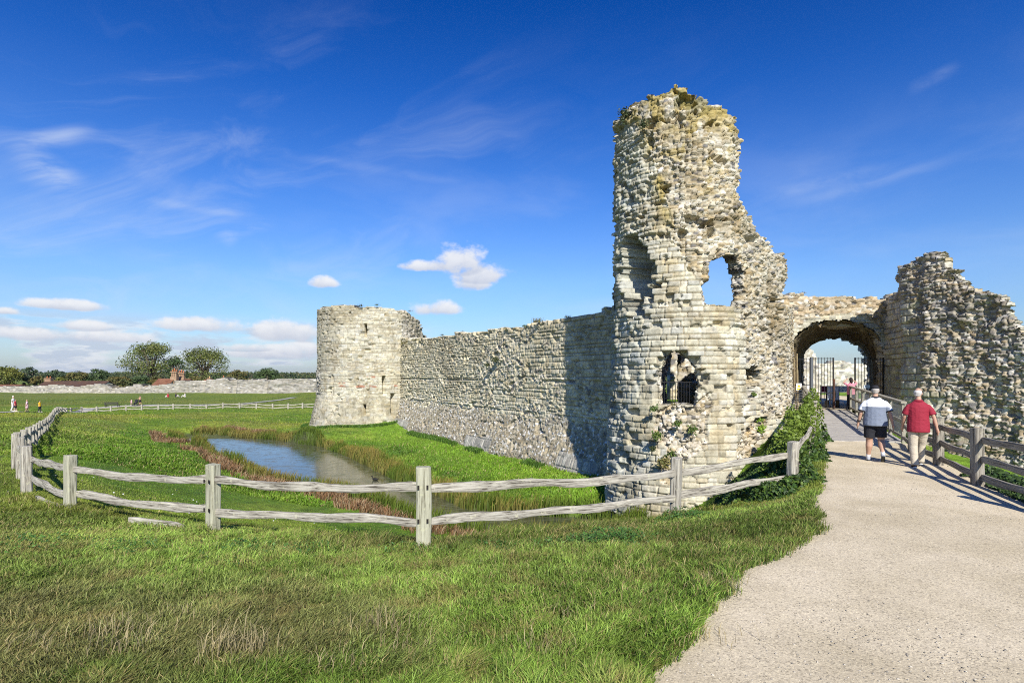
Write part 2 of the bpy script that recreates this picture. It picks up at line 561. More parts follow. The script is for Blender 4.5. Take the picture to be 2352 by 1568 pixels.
hf = N(t, 'ShaderNodeMath', operation='MULTIPLY'); hf.inputs[1].default_value = .5; t.links.new(n0.outputs['Fac'], hf.inputs[0]); t.links.new(n1.outputs['Fac'], av.inputs[0]); t.links.new(hf.outputs[0], av.inputs[2])
t.links.new(av.outputs[0], r1.inputs['Fac'])
r2 = N(t, 'ShaderNodeValToRGB')
e = r2.color_ramp.elements
e[0].position = 0; e[0].color = (.52, .50, .48, 1); e[1].position = 1; e[1].color = (1.18, 1.16, 1.1, 1); k = e.new(.16); k.color = (.82, .8, .78, 1); k = e.new(.8); k.color = (1.03, 1.0, .97, 1)
sx = N(t, 'ShaderNodeSeparateColor'); t.links.new(v1.outputs['Color'], sx.inputs['Color']); t.links.new(sx.outputs['Red'], r2.inputs['Fac'])
mm = N(t, 'ShaderNodeVectorMath', operation='MULTIPLY'); t.links.new(r1.outputs['Color'], mm.inputs[0]); t.links.new(r2.outputs['Color'], mm.inputs[1])
m3 = N(t, 'ShaderNodeMapRange'); m3.inputs['From Min'].default_value = .25; m3.inputs['From Max'].default_value = .75; m3.inputs['To Min'].default_value = .80; m3.inputs['To Max'].default_value = 1.18
t.links.new(n2.outputs['Fac'], m3.inputs['Value'])
mm2 = N(t, 'ShaderNodeVectorMath', operation='MULTIPLY'); t.links.new(mm.outputs['Vector'], mm2.inputs[0]); t.links.new(m3.outputs['Result'], mm2.inputs[1])
t.links.new(mm2.outputs['Vector'], bs.inputs['Base Color'])
bp = N(t, 'ShaderNodeBump', i_Strength=.55, i_Distance=.012); t.links.new(n2.outputs['Fac'], bp.inputs['Height']); t.links.new(bp.outputs['Normal'], bs.inputs['Normal'])
bs.inputs['Roughness'].default_value = .95; bs.inputs['Specular IOR Level'].default_value = .15
tag(link('path', fastmesh('path', V, inv.reshape(-1, 4), smooth=True), M_GRAVEL), 'pale gravel path curving up to the wooden footbridge', kind='structure')

# loose pebbles on the gravel
rg = np.random.default_rng(5)
n = 6500
Yp = 3.3 + (rg.random(n) ** 1.6) * 11; Xp = rg.uniform(.2, .95, n) * Yp * 1.0
ok = inpoly(PATH_POLY, Xp, Yp); Xp = Xp[ok]; Yp = Yp[ok]; n = len(Xp)
octv = np.array([[1, 0, 0], [0, 1, 0], [-1, 0, 0], [0, -1, 0], [0, 0, .7], [0, 0, -.5]])
octf = np.array([[0, 1, 4], [1, 2, 4], [2, 3, 4], [3, 0, 4], [1, 0, 5], [2, 1, 5], [3, 2, 5], [0, 3, 5]])
sz = .004 + .009 * rg.random(n) ** 3
ang = rg.random(n) * 6.28
R = np.stack([np.cos(ang), -np.sin(ang), np.sin(ang), np.cos(ang)], -1).reshape(n, 2, 2)
pv = octv[None] * (1 + .4 * rg.standard_normal((n, 6, 1)) * .5) * sz[:, None, None]
pv[:, :, :2] = np.einsum('nij,nkj->nki', R, pv[:, :, :2] * np.array([1.3, .8]))
pv += np.stack([Xp, Yp, T(Xp, Yp) + .014], -1)[:, None]
pc = np.array([.42, .38, .31])[None] * (.45 + .95 * rg.random((n, 1)))
me = fastmesh('gravel', pv.reshape(-1, 3), (octf[None] + (np.arange(n) * 6)[:, None, None]).reshape(-1, 3), np.repeat(pc, 6, 0))
tag(link('gravel', me, M_STONE), 'loose gravel scattered over the path', 'gravel', kind='stuff')

# distant meadow path
pts = [(-60, 950, 60), (20, 949.5, 62), (90, 946, 65), (145, 942.5, 74), (200, 939, 86), (260, 935, 90), (330, 931.5, 93), (420, 929, 95), (520, 926.5, 97), (640, 921.5, 103), (680, 920, 106)]
Vp = []; Fp = []
P3 = [Vector(W(*p)) for p in pts]
dense = []
for i in range(len(P3) - 1):
    for k in range(8): dense.append(P3[i].lerp(P3[i + 1], k / 8))
for i, p in enumerate(dense):
    q = dense[min(i + 1, len(dense) - 1)] - dense[max(i - 1, 0)]; nn = Vector((-q.y, q.x, 0)).normalized()
    for s_ in (-1, -.33, .33, 1):
        x, y = p.x + nn.x * s_ * .95, p.y + nn.y * s_ * .95
        Vp.append((x, y, Ts(x, y) + .07))
for i in range(len(dense) - 1):
    for k in range(3): Fp.append((i * 4 + k, i * 4 + k + 1, i * 4 + k + 5, i * 4 + k + 4))
M_PATH2 = plain('worn_asphalt', (.30, .29, .27), c2=(.38, .36, .33), nscale=3)
tag(link('footpath', fastmesh('footpath', Vp, np.array(Fp)), M_PATH2), 'narrow grey footpath across the far meadow', kind='structure')

# moat water
xs = np.linspace(-30, 6, 60); ys = np.linspace(16, 51, 60)
wx, wy = np.meshgrid(xs, ys, indexing='ij')
idx = np.arange(wx.size).reshape(wx.shape)
Fq = np.stack([idx[:-1, :-1], idx[1:, :-1], idx[1:, 1:], idx[:-1, 1:]], -1)
cx_ = (wx[:-1, :-1] + wx[1:, 1:]) / 2; cy_ = (wy[:-1, :-1] + wy[1:, 1:]) / 2
kk = inpoly(WATER, cx_, cy_) | (seg_dist(WATER, cx_, cy_) < 1.6)
u, inv = np.unique(Fq[kk], return_inverse=True)
V = np.stack([wx, wy, np.full(wx.shape, WATER_Z)], -1).reshape(-1, 3)[u]
M_WATER, t, bs = new_mat('moat_water')
tc = N(t, 'ShaderNodeTexCoord')
mp = N(t, 'ShaderNodeMapping'); mp.inputs['Scale'].default_value = (1, 1.6, 1); mp.inputs['Rotation'].default_value = (0, 0, .5)
t.links.new(tc.outputs['Object'], mp.inputs['Vector'])
nb = N(t, 'ShaderNodeTexNoise', i_Scale=5.0, i_Detail=3.0); t.links.new(mp.outputs['Vector'], nb.inputs['Vector'])
bp = N(t, 'ShaderNodeBump', i_Strength=.10, i_Distance=.03); t.links.new(nb.outputs['Fac'], bp.inputs['Height']); t.links.new(bp.outputs['Normal'], bs.inputs['Normal'])
bs.inputs['Roughness'].default_value = .06; bs.inputs['IOR'].default_value = 1.33; bs.inputs['Specular IOR Level'].default_value = .9
na = N(t, 'ShaderNodeTexNoise', i_Scale=1.1, i_Detail=9.0, i_Roughness=.78); na.inputs['Distortion'].default_value = 1.2
t.links.new(mp.outputs['Vector'], na.inputs['Vector'])
ra = N(t, 'ShaderNodeValToRGB'); ra.color_ramp.elements[0].position = .46; ra.color_ramp.elements[0].color = (.060, .062, .034, 1); ra.color_ramp.elements[1].position = .66; ra.color_ramp.elements[1].color = (.15, .155, .085, 1)
t.links.new(na.outputs['Fac'], ra.inputs['Fac']); t.links.new(ra.outputs['Color'], bs.inputs['Base Color'])
rb = N(t, 'ShaderNodeMapRange'); rb.inputs['From Min'].default_value = .46; rb.inputs['From Max'].default_value = .68; rb.inputs['To Min'].default_value = .05; rb.inputs['To Max'].default_value = .5
t.links.new(na.outputs['Fac'], rb.inputs['Value']); t.links.new(rb.outputs['Result'], bs.inputs['Roughness'])
tag(link('water', fastmesh('water', V, inv.reshape(-1, 4), smooth=True), M_WATER), 'still murky moat water mirroring sky and tower', kind='structure')

# far low hills on the horizon
hx = np.linspace(-3800, 3800, 240)
V = []; Fh = []
for i, x in enumerate(hx):
    h = 7 + 13 * float(fbm(x * .0015, 3.3, 77, 4)) + 3 * float(vn(x * .02, 1, 5))
    for (yy, zz) in ((2700, -12), (3000, h * .7), (3300, h), (3700, h * .6), (4300, -12)):
        V.append((x, yy, zz))
for i in range(len(hx) - 1):
    for k in range(4): Fh.append((i * 5 + k, (i + 1) * 5 + k, (i + 1) * 5 + k + 1, i * 5 + k + 1))
M_HILL = plain('hill_woods', (.035, .06, .03), c2=(.06, .09, .04), nscale=.03, amount=.3)
tag(link('hills', fastmesh('hills', V, np.array(Fh)), M_HILL), 'low wooded hills on the horizon', kind='structure')
# ------------------------------------------------------------------ masonry
def arr(*c): return np.array(c, float)


PAL_ASH = arr((.54, .50, .375), (.50, .475, .37), (.58, .545, .44), (.46, .435, .34), (.52, .465, .33), (.50, .485, .41), (.56, .525, .40))
PAL_RUB = arr((.49, .43, .31), (.45, .405, .31), (.52, .475, .37), (.42, .375, .28), (.55, .52, .43), (.45, .37, .235), (.50, .47, .39))
PAL_GREY = arr((.41, .39, .33), (.45, .43, .365), (.37, .35, .29), (.50, .48, .41), (.42, .385, .30))
MORTAR = arr(.40, .355, .265)


def pick(pal, r, r2):
    c = pal[np.minimum((r * len(pal)).astype(int), len(pal) - 1)]
    return c * (.80 + .32 * r2[..., None])


def ashlar(s, z, seed, rowh=.23, lenm=.42, mort=.022, wav=.05, rough=.03, miss=0.03):
    rng = np.random.default_rng(seed)
    zz = z + wav * .6 * (fbm(s * .45, z * .3, seed + 1, 3) - .5) * 2
    lo = zz.min() - 1; hi = zz.max() + 1
    rows = [lo]
    while rows[-1] < hi: rows.append(rows[-1] + rowh * rng.uniform(.68, 1.35))
    rows = np.array(rows)
    r = np.clip(np.searchsorted(rows, zz) - 1, 0, len(rows) - 2)
    z0 = rows[r]; z1 = rows[r + 1]
    Lr = lenm * rng.uniform(.75, 1.3, len(rows)); off = rng.uniform(0, 9, len(rows))
    L = Lr[r]
    ss = s + .03 * (fbm(s * 3, z * 3, seed + 2, 2) - .5)
    u = (ss + off[r]) / L + 200
    i = np.floor(u); j0 = (h01(i, r, np.full(1, seed + 5)) - .5) * .55
    fr = u - i
    i = np.where(fr < j0, i - 1, i)
    a = i + (h01(i, r, np.full(1, seed + 5)) - .5) * .55
    b = i + 1 + (h01(i + 1, r, np.full(1, seed + 5)) - .5) * .55
    i2 = np.where(u > b, i + 1, i)
    a = np.where(u > b, b, a)
    b = np.where(i2 != i, i2 + 1 + (h01(i2 + 1, r, np.full(1, seed + 5)) - .5) * .55, b)
    i = i2
    de = np.minimum(np.minimum(u - a, b - u) * L, np.minimum(zz - z0, z1 - zz))
    r1 = h01(i, r, np.full(1, seed + 7)); r2 = h01(i, r, np.full(1, seed + 8)); r3 = h01(i, r, np.full(1, seed + 9))
    r4 = h01(i, r, np.full(1, seed + 10)); r5 = h01(i, r, np.full(1, seed + 11))
    cs = ((a + b) / 2 - 200) * L - off[r]; cz = (z0 + z1) / 2 + (z - zz)
    prof = sstep(0.004, mort + .008, de)
    h = -.085 + .085 * prof + rough * (r3 - .5) * 2 * prof
    h = h + ((r4 - .5) * .12 * (s - cs) + (r5 - .6) * .18 * (z - cz)) * prof
    h = h + rough * .6 * (fbm(s * 9, z * 9, seed + 3, 3) - .5)
    missing = r4 < (miss if np.isscalar(miss) else miss)
    h = np.where(missing & (de > .012), -.12 - .16 * r5, h)
    c = mixc(np.broadcast_to(MORTAR * .80, s.shape + (3,)), pick(PAL_ASH, r1, r2), sstep(.0, mort, de))
    return h, c, cs, cz, (r1, r2, r3, r4, r5), de


def rubble(s, z, seed, cw=.24, ch=.13, amp=1.0, white=.12, pal=PAL_RUB):
    zz = z + .06 * (fbm(s * .5, z * .4, seed + 1, 3) - .5) * 2
    U = s / cw + 300; V = zz / ch + 300
    iu = np.floor(U); iv = np.floor(V)
    f1 = np.full(s.shape, 9.); f2 = np.full(s.shape, 9.); ci = np.zeros(s.shape); cj = np.zeros(s.shape); pu = np.zeros(s.shape); pv = np.zeros(s.shape)
    for dj in (-1, 0, 1):
        for di in (-1, 0, 1):
            a = iu + di; b = iv + dj
            ju = a + .5 * (b % 2) * 0 + .15 + .7 * h01(a, b, np.full(1, seed + 3)); jv = b + .28 + .44 * h01(a, b, np.full(1, seed + 4))
            d = np.sqrt((U - ju) ** 2 + (V - jv) ** 2)
            nf = d < f1
            f2 = np.where(nf, f1, np.minimum(f2, d))
            ci = np.where(nf, a, ci); cj = np.where(nf, b, cj); pu = np.where(nf, ju, pu); pv = np.where(nf, jv, pv)
            f1 = np.where(nf, d, f1)
    r1 = h01(ci, cj, np.full(1, seed + 7)); r2 = h01(ci, cj, np.full(1, seed + 8)); r3 = h01(ci, cj, np.full(1, seed + 9)); r4 = h01(ci, cj, np.full(1, seed + 10)); r5 = h01(ci, cj, np.full(1, seed + 12))
    e = f2 - f1
    prof = sstep(0.03, .17, e)
    h = (-.07 + prof * (.03 + .15 * r4 ** 1.3)) * amp
    h = h + ((r5 - .62) * .9) * (z - (pv - 300) * ch) * amp * prof + .03 * (fbm(s * 8, z * 8, seed + 5, 3) - .5) * amp
    c = pick(pal, r1, r2)
    flint = r3 > 1 - white
    c = np.where(flint[..., None], arr(.64, .60, .53) * (.85 + .25 * r2[..., None]), c)
    dk = (r3 < .07)
    c = np.where(dk[..., None], arr(.20, .19, .18), c)
    c = mixc(np.broadcast_to(MORTAR, s.shape + (3,)), c, sstep(.0, .14, e))
    return h, c, (pu - 300) * cw, (pv - 300) * ch, (r1, r2, r3, r4, r5), e * ch


def weather(c, s, z, seed, grey=.5, moss=.2):
    n1 = fbm(s * .35, z * .22, seed + 60, 4); n2 = fbm(s * 1.6, z * 1.2, seed + 61, 4); n3 = fbm(s * 4, z * 4, seed + 62, 3)
    c = c * (.82 + .36 * n3[..., None])
    c = mixc(c, c * arr(.66, .65, .64), sstep(.45, .7, n1) * grey)
    c = mixc(c, c * arr(.60, .56, .48), sstep(.55, .75, n2) * grey)
    c = mixc(c, np.broadcast_to(arr(.30, .29, .16), c.shape), sstep(.6, .8, fbm(s * .8, z * .5, seed + 63, 3)) * moss)
    return c


def shell(name, base, S, z0, z1, step, style, outline=None, holes=(), thick=1.0, batter=None, K=5, parent=None, seed=1, zstep=None, inner=True, mat=None, allow=None, exact=False):
    zstep = zstep or step
    s1 = np.arange(0, S + step, step); zz1 = np.arange(z0, z1 + zstep, zstep)
    s, z = np.meshgrid(s1, zz1, indexing='ij')
    bt = (lambda q: 0 * q) if batter is None else batter

    def pos(a, b, off):
        x, y, nx, ny = base(a)
        o = off + bt(b)
        return x + nx * o, y + ny * o, b
    x, y, _ = pos(s, z, 0 * s)
    px, py = proj(x, y, z)
    h, c, cs, cz = style(s, z, px, py)
    xc, yc, _ = pos(np.clip(cs, 0, S), cz, 0 * s)
    pcx, pcy = proj(xc, yc, cz)
    jx = (fbm(s * 2.2, z * 2.2, seed + 90, 3) - .5) * 8
    keep = np.ones(s.shape, bool)
    if outline is not None: keep &= inpoly(outline, pcx, pcy)
    if allow is not None: keep &= allow(np.clip(cs, 0, S), cz)
    for hp in holes: keep &= ~(inpoly(hp, px + jx * 1.3, py + (fbm(s * 2.6, z * 2.6, seed + 91, 3) - .5) * 14) if exact else inpoly(hp, pcx + jx, pcy))
    C = keep[:-1, :-1] & keep[1:, :-1] & keep[1:, 1:] & keep[:-1, 1:]
    ni, nj = s.shape
    n = ni * nj
    idx = np.arange(n).reshape(ni, nj)
    V = []; COL = []
    ox, oy, _ = pos(s, z, h)
    V.append(np.stack([ox, oy, z + .25 * (h * 0)], -1).reshape(-1, 3)); COL.append(c.reshape(-1, 3))
    th = thick(s, z, px, py) if callable(thick) else np.full(s.shape, thick)
    hi_, ci_, *_ = rubble(s, z, seed + 500, .3, .2, .7)
    ix, iy, _ = pos(s, z, -th + hi_)
    A = V[0]; B = np.stack([ix, iy, z], -1).reshape(-1, 3)
    xs, ys, nx, ny = *pos(s, z, 0 * s)[:2], *base(s)[2:]
    for k in range(1, K):
        t = k / K
        P = A * (1 - t) + B * t
        jit = fbm(s * 3.1 + k * 5.3, z * 4.1 + k * 2.7, seed + 70 + k, 3).reshape(-1) - .5
        j2 = h01(np.floor(s / .22), np.floor(z / .16), np.full(1, seed + 80 + k)).reshape(-1) - .5
        P = P + np.stack([-ny.reshape(-1) * (jit * .16 + j2 * .06), nx.reshape(-1) * (jit * .16 + j2 * .06), jit * .10 + j2 * .03], -1)
        V.append(P)
        cc = ci_ * (.8 + .4 * h01(np.floor(s / .22), np.floor(z / .16), np.full(1, seed + 180 + k)))[..., None]
        COL.append(cc.reshape(-1, 3))
    V.append(B); COL.append(weather(ci_, s, z, seed + 9).reshape(-1, 3))
    Fq = [np.stack([idx[:-1, :-1], idx[1:, :-1], idx[1:, 1:], idx[:-1, 1:]], -1)[C]]
    if inner:
        Fq.append(np.stack([idx[:-1, :-1], idx[:-1, 1:], idx[1:, 1:], idx[1:, :-1]], -1)[C] + K * n)
    Cp = np.zeros((ni + 1, nj + 1), bool); Cp[1:-1, 1:-1] = C
    # edges along s (between cells j-1 and j)
    e1 = Cp[1:-1, 1:] != Cp[1:-1, :-1]            # shape (ni-1, nj)
    a1 = idx[:-1, :][e1]; b1 = idx[1:, :][e1]
    e2 = Cp[1:, 1:-1] != Cp[:-1, 1:-1]            # shape (ni, nj-1)
    a2 = idx[:, :-1][e2]; b2 = idx[:, 1:][e2]
    a = np.r_[a1, a2]; b = np.r_[b1, b2]
    for k in range(K):
        Fq.append(np.stack([a + k * n, b + k * n, b + (k + 1) * n, a + (k + 1) * n], -1))
    Fq = np.concatenate(Fq); V = np.concatenate(V); COL = np.concatenate(COL)
    u, inv = np.unique(Fq, return_inverse=True)
    me = fastmesh(name, V[u], inv.reshape(-1, 4), COL[u])
    return link(name, me, mat or M_STONE, parent)


def blend(a, b, m):
    """mix two texture results: m True -> b"""
    m3 = m[..., None]
    return np.where(m, b[0], a[0]), np.where(m3, b[1], a[1]), np.where(m, b[2], a[2]), np.where(m, b[3], a[3])


# ---------------------------------------------------------------- gate tower
GC = np.array([6.9, 22.9]); GR = 2.9
U2 = np.array([0.471, 0.882]); V2 = np.array([0.882, -0.471])
LL, LR = 8.2, 8.3


_pts = []
for t_ in np.linspace(LL, 0, 40): _pts.append(GC - GR * V2 + t_ * U2)
for a_ in np.linspace(0, .76 * math.pi, 90)[1:]: _pts.append(GC + GR * (-math.cos(a_) * V2 - math.sin(a_) * U2))
_q = _pts[-1]; _e = np.array([11.05, 23.05])
for t_ in np.linspace(0, 1, 30)[1:]: _pts.append(_q * (1 - t_) + _e * t_)
for t_ in np.linspace(0, 6.6, 30)[1:]: _pts.append(_e + U2 * t_ * np.array([1.0, .96]))
GP = np.array(_pts); GD = np.r_[0, np.cumsum(np.hypot(*np.diff(GP, axis=0).T))]; GS = GD[-1]


def gt_base(s):
    s = np.asarray(s, float)
    x = np.interp(s, GD, GP[:, 0]); y = np.interp(s, GD, GP[:, 1])
    e = .3
    dx = np.interp(s + e, GD, GP[:, 0]) - np.interp(s - e, GD, GP[:, 0]); dy = np.interp(s + e, GD, GP[:, 1]) - np.interp(s - e, GD, GP[:, 1])
    l = np.hypot(dx, dy) + 1e-9
    return x, y, dy / l, -dx / l


GT_OUT = [(1300, 1300), (1300, 980), (1403, 705), (1408, 285), (1440, 250), (1475, 228), (1510, 212), (1545, 203), (1557, 192), (1572, 194), (1580, 204), (1615, 224), (1640, 238), (1665, 246), (1690, 266), (1692, 286), (1703, 300), (1705, 330),
          (1699, 372), (1705, 402), (1698, 440), (1712, 470), (1728, 498), (1738, 528), (1762, 545), (1778, 562), (1778, 585), (1800, 578), (1806, 600), (1808, 640), (1800, 672), (1803, 700), (1816, 705), (1850, 720), (1850, 1300)]
GT_NICHE = [(1426, 552), (1442, 536), (1468, 545), (1482, 575), (1497, 602), (1503, 640), (1496, 672), (1478, 694), (1476, 722), (1452, 735), (1440, 722), (1428, 700), (1418, 660), (1424, 610)]
GT_NICHE2 = [(1440, 612), (1460, 600), (1478, 605), (1494, 630), (1492, 664), (1474, 690), (1462, 712), (1448, 708), (1440, 680)]
GT_WIN = [(1620, 700), (1618, 655), (1628, 648), (1632, 604), (1646, 592), (1668, 586), (1686, 584), (1700, 598), (1710, 622), (1713, 660), (1712, 704), (1690, 706), (1650, 700)]
GT_LOW = [(1500, 866), (1508, 838), (1530, 820), (1540, 802), (1550, 786), (1562, 800), (1582, 815), (1590, 842), (1612, 852), (1634, 872), (1634, 886), (1604, 898), (1592, 915), (1578, 926), (1512, 926), (1500, 900)]
GT_LOWH = [(1510, 930), (1503, 880), (1508, 846), (1524, 822), (1546, 806), (1564, 808), (1584, 822), (1602, 846), (1612, 882), (1598, 930)]
GT_SLIT = [(1722, 928), (1718, 892), (1722, 850), (1733, 838), (1748, 846), (1752, 868), (1740, 886), (1738, 928)]
GT_SLITH = [(1720, 926), (1716, 870), (1726, 842), (1738, 836), (1752, 850), (1750, 880), (1740, 926)]
GT_RUB = [(1400, 150), (1740, 150), (1900, 560), (1900, 960), (1748, 960), (1748, 900), (1712, 800), (1712, 712), (1618, 690), (1612, 640), (1575, 600), (1548, 545), (1530, 470), (1512, 400), (1486, 330), (1470, 285), (1400, 300)]
GT_PATCH = [(1535, 930), (1585, 935), (1625, 905), (1640, 930), (1625, 975), (1628, 1020), (1595, 1045), (1560, 1060), (1555, 1120), (1520, 1110), (1530, 1030), (1500, 985), (1515, 945)]
GT_PATCH2 = [(1688, 1065), (1700, 1010), (1735, 960), (1765, 955), (1765, 1000), (1720, 1065)]


def gt_style(s, z, px, py):
    # weathered facing on the left flank and the lower body
    leftness = sstep(1530, 1430, px)
    miss = .015 + .16 * leftness * sstep(.35, .6, fbm(s * .8, z * .7, 201, 3)) + .05 * (fbm(s * 1.3, z * 1.1, 207, 3) > .62)
    a = ashlar(s, z, 11, rowh=.215, lenm=.42, mort=.017, rough=.030, miss=miss)
    up = ashlar(s, z, 14, rowh=.15, lenm=.24, mort=.018, rough=.045, miss=miss + .10)
    wob = (fbm(s * 1.2, z * 1.2, 205, 3) - .5) * 46
    a = blend(a[:4], up[:4], (py + wob < 560))
    h = a[0] - .10 * leftness * sstep(.45, .6, fbm(s * 1.6, z * 1.4, 203, 3))
    a = (h,) + a[1:]
    r = rubble(s, z, 21, .20, .095, 1.0, white=.07)
    rb = rubble(s, z, 23, .32, .14, 1.0, white=.05)
    r = blend(r[:4], rb[:4], fbm(s * 1.5, z * 1.5, 27, 2) > .60)
    m = inpoly(GT_RUB, px + wob, py + wob * .4)
    r = (r[0] - .02, r[1], r[2], r[3])
    o = blend(a, r, m)
    r2 = rubble(s, z, 25, .17, .13, 1.1, white=.45)
    m2 = inpoly(GT_PATCH, px + wob * .5, py) | inpoly(GT_PATCH2, px + wob * .5, py)
    o = blend(o, (r2[0] - .16, r2[1] * arr(.98, .96, .92), r2[2], r2[3]), m2)
    h, c, cs, cz = o
    big = .18 * (fbm(s * .55, z * .5, 211, 3) - .5) * m - .03
    h = h + big
    # large eroded hollows
    pock = sstep(.68, .71, fbm(s * 1.9, z * 2.4, 215, 3))
    h = h - pock * (.20 * m + .10)
    gxx, gyy, nx, ny = gt_base(np.clip(cs, 0, GS))
    pcx, pcy = proj(gxx, gyy, cz)
    jx = (fbm(s * 2, z * 2, 209, 2) - .5) * 8
    h = h - 1.35 * inpoly(GT_NICHE, pcx + jx, pcy) - .6 * inpoly(GT_NICHE2, pcx, pcy)
    h = h - .40 * inpoly(GT_LOW, pcx, pcy) - .40 * inpoly(GT_SLIT, pcx, pcy)
    c = weather(c, s, z, 11, grey=.60, moss=.16)
    c = mixc(c, c * arr(.80, .72, .58), sstep(.5, .72, fbm(s * 1.1, z * .9, 231, 4)) * .7)
    # facing on the left flank tinted cooler: shade put into the colour
    c = mixc(c, c * arr(.93, .98, 1.05), sstep(1520, 1440, px))
    # orange lichen on the crest and down the broken facing edge
    nl = fbm(s * 1.7, z * 1.7, 221, 4)
    lich = sstep(340, 230, py - 10) * sstep(.38, .56, nl) * .9
    streak = np.exp(-((px - (1492 + (py - 330) * .24)) / 15) ** 2) * sstep(300, 340, py) * sstep(560, 460, py) * sstep(.36, .55, nl)
    spots = sstep(.62, .72, fbm(s * 2.6, z * 2.6, 223, 3)) * m * .6 * sstep(560, 380, py)
    c = mixc(c, np.broadcast_to(arr(.34, .265, .085), c.shape), np.clip(lich + streak * .9 + spots, 0, .85))
    c = mixc(c, np.broadcast_to(arr(.15, .14, .05), c.shape), sstep(300, 230, py) * sstep(.55, .7, fbm(s * 2.2, z * 2.2, 225, 3)) * .6)
    return h, c, cs, cz


def gt_thick(s, z, px, py):
    win = inpoly([(1600, 560), (1730, 560), (1730, 720), (1600, 720)], px, py)
    low = inpoly([(1490, 780), (1650, 780), (1650, 940), (1490, 940)], px, py)
    return .75 - .2 * win - .15 * low + 1.9 * inpoly([(1395, 500), (1520, 500), (1530, 760), (1395, 760)], px, py)


tw = empty('castle_gate_tower', (6.9, 22.9, -2.6), 'tall ruined D shaped stone gate tower with broken rubble top left of the arch', 'tower')
GX_OUT = GT_OUT
shell('masonry', gt_base, GS, -3.6, 17.5, .034, gt_style, outline=GX_OUT, holes=[GT_WIN, GT_LOWH, GT_SLITH], thick=gt_thick,
      allow=lambda a, b: (b < np.interp(a, [0, LL - 2.5, LL - 1.0, LL - .6, GS - 6.6, GS - 6.2, GS - 4, GS], [5.2, 7.5, 9.0, 30, 30, 7.6, 6.6, 6.2])),
      batter=lambda z: .16 * sstep(2.0, -.3, z) + .22 * sstep(-.8, -3.2, z) - 1.9 * np.clip((z - 11.9) / 4.2, 0, 2) ** 1.35, K=6, parent=tw, seed=11, exact=True)

# rear cross wall of the tower, seen through the low window
def line_base(p0, p1, flip=1):
    p0 = np.array(p0, float); p1 = np.array(p1, float)
    L = np.hypot(*(p1 - p0)); d = (p1 - p0) / L
    nrm = np.array([d[1], -d[0]]) * flip
    def f(s):
        s = np.asarray(s, float)
        return p0[0] + d[0] * s, p0[1] + d[1] * s, nrm[0] + 0 * s, nrm[1] + 0 * s
    return f, L


def rub_style(seed, cw=.28, ch=.16, amp=1., white=.12, pal=PAL_RUB, grey=.4, extra=None):
    def st(s, z, px, py):
        h, c, cs, cz, _, de = rubble(s, z, seed, cw, ch, amp, white, pal)
        h = h + .2 * (fbm(s * .5, z * .5, seed + 31, 3) - .5)
        c = weather(c, s, z, seed, grey)
        if extra: h, c = extra(h, c, s, z, px, py)
        return h, c, cs, cz
    return st


bf, bl = line_base((8.9, 30.6), (12.6, 28.3))
shell('rear_wall', bf, bl, -1.5, 4.2, .09, rub_style(31), outline=[(1450, 960), (1450, 790), (1560, 800), (1571, 838), (1588, 852), (1606, 880), (1700, 885), (1700, 960)], thick=.8, K=3, parent=tw, seed=31)

# iron grille in the low window
g = MB()
for k in range(11):
    a = Vector(W(1519 + 6.5 * k, 877, 21.05 - .035 * k)); b = Vector(W(1519 + 6.5 * k, 929, 21.05 - .035 * k))
    a.z = W(1550, 877, 20.9)[2]; b.z = W(1550, 929, 20.9)[2]
    g.tube([b, a], .011, 6)
for zz_ in (877.5, 926):
    g.tube([(W(1516, zz_, 21.05)[0], 21.05, W(1550, zz_, 20.9)[2]), (W(1588, zz_, 20.68)[0], 20.68, W(1550, zz_, 20.9)[2])], .016, 6)
g.build('window_grille', M_IRON, tw)

# ---------------------------------------------------------------- curtain wall
CW0 = np.array([5.3, 25.4]); CWd = np.array([-.490, .872]); CWd /= np.hypot(*CWd)
CWn = np.array([-.872, -.490]); CWn /= np.hypot(*CWn)
CW_OUT = [(1500, 1300), (1450, 700), (1403, 704), (1368, 712), (1362, 722), (1330, 722), (1290, 731), (1262, 739), (1244, 736), (1222, 742), (1200, 750), (1160, 752), (1120, 757), (1088, 762), (1050, 763), (1015, 772), (975, 776), (940, 778), (905, 772), (860, 775), (800, 775), (800, 1300)]


def cw_base(s):
    s = np.asarray(s, float)
    return CW0[0] + CWd[0] * s, CW0[1] + CWd[1] * s, CWn[0] + 0 * s, CWn[1] + 0 * s


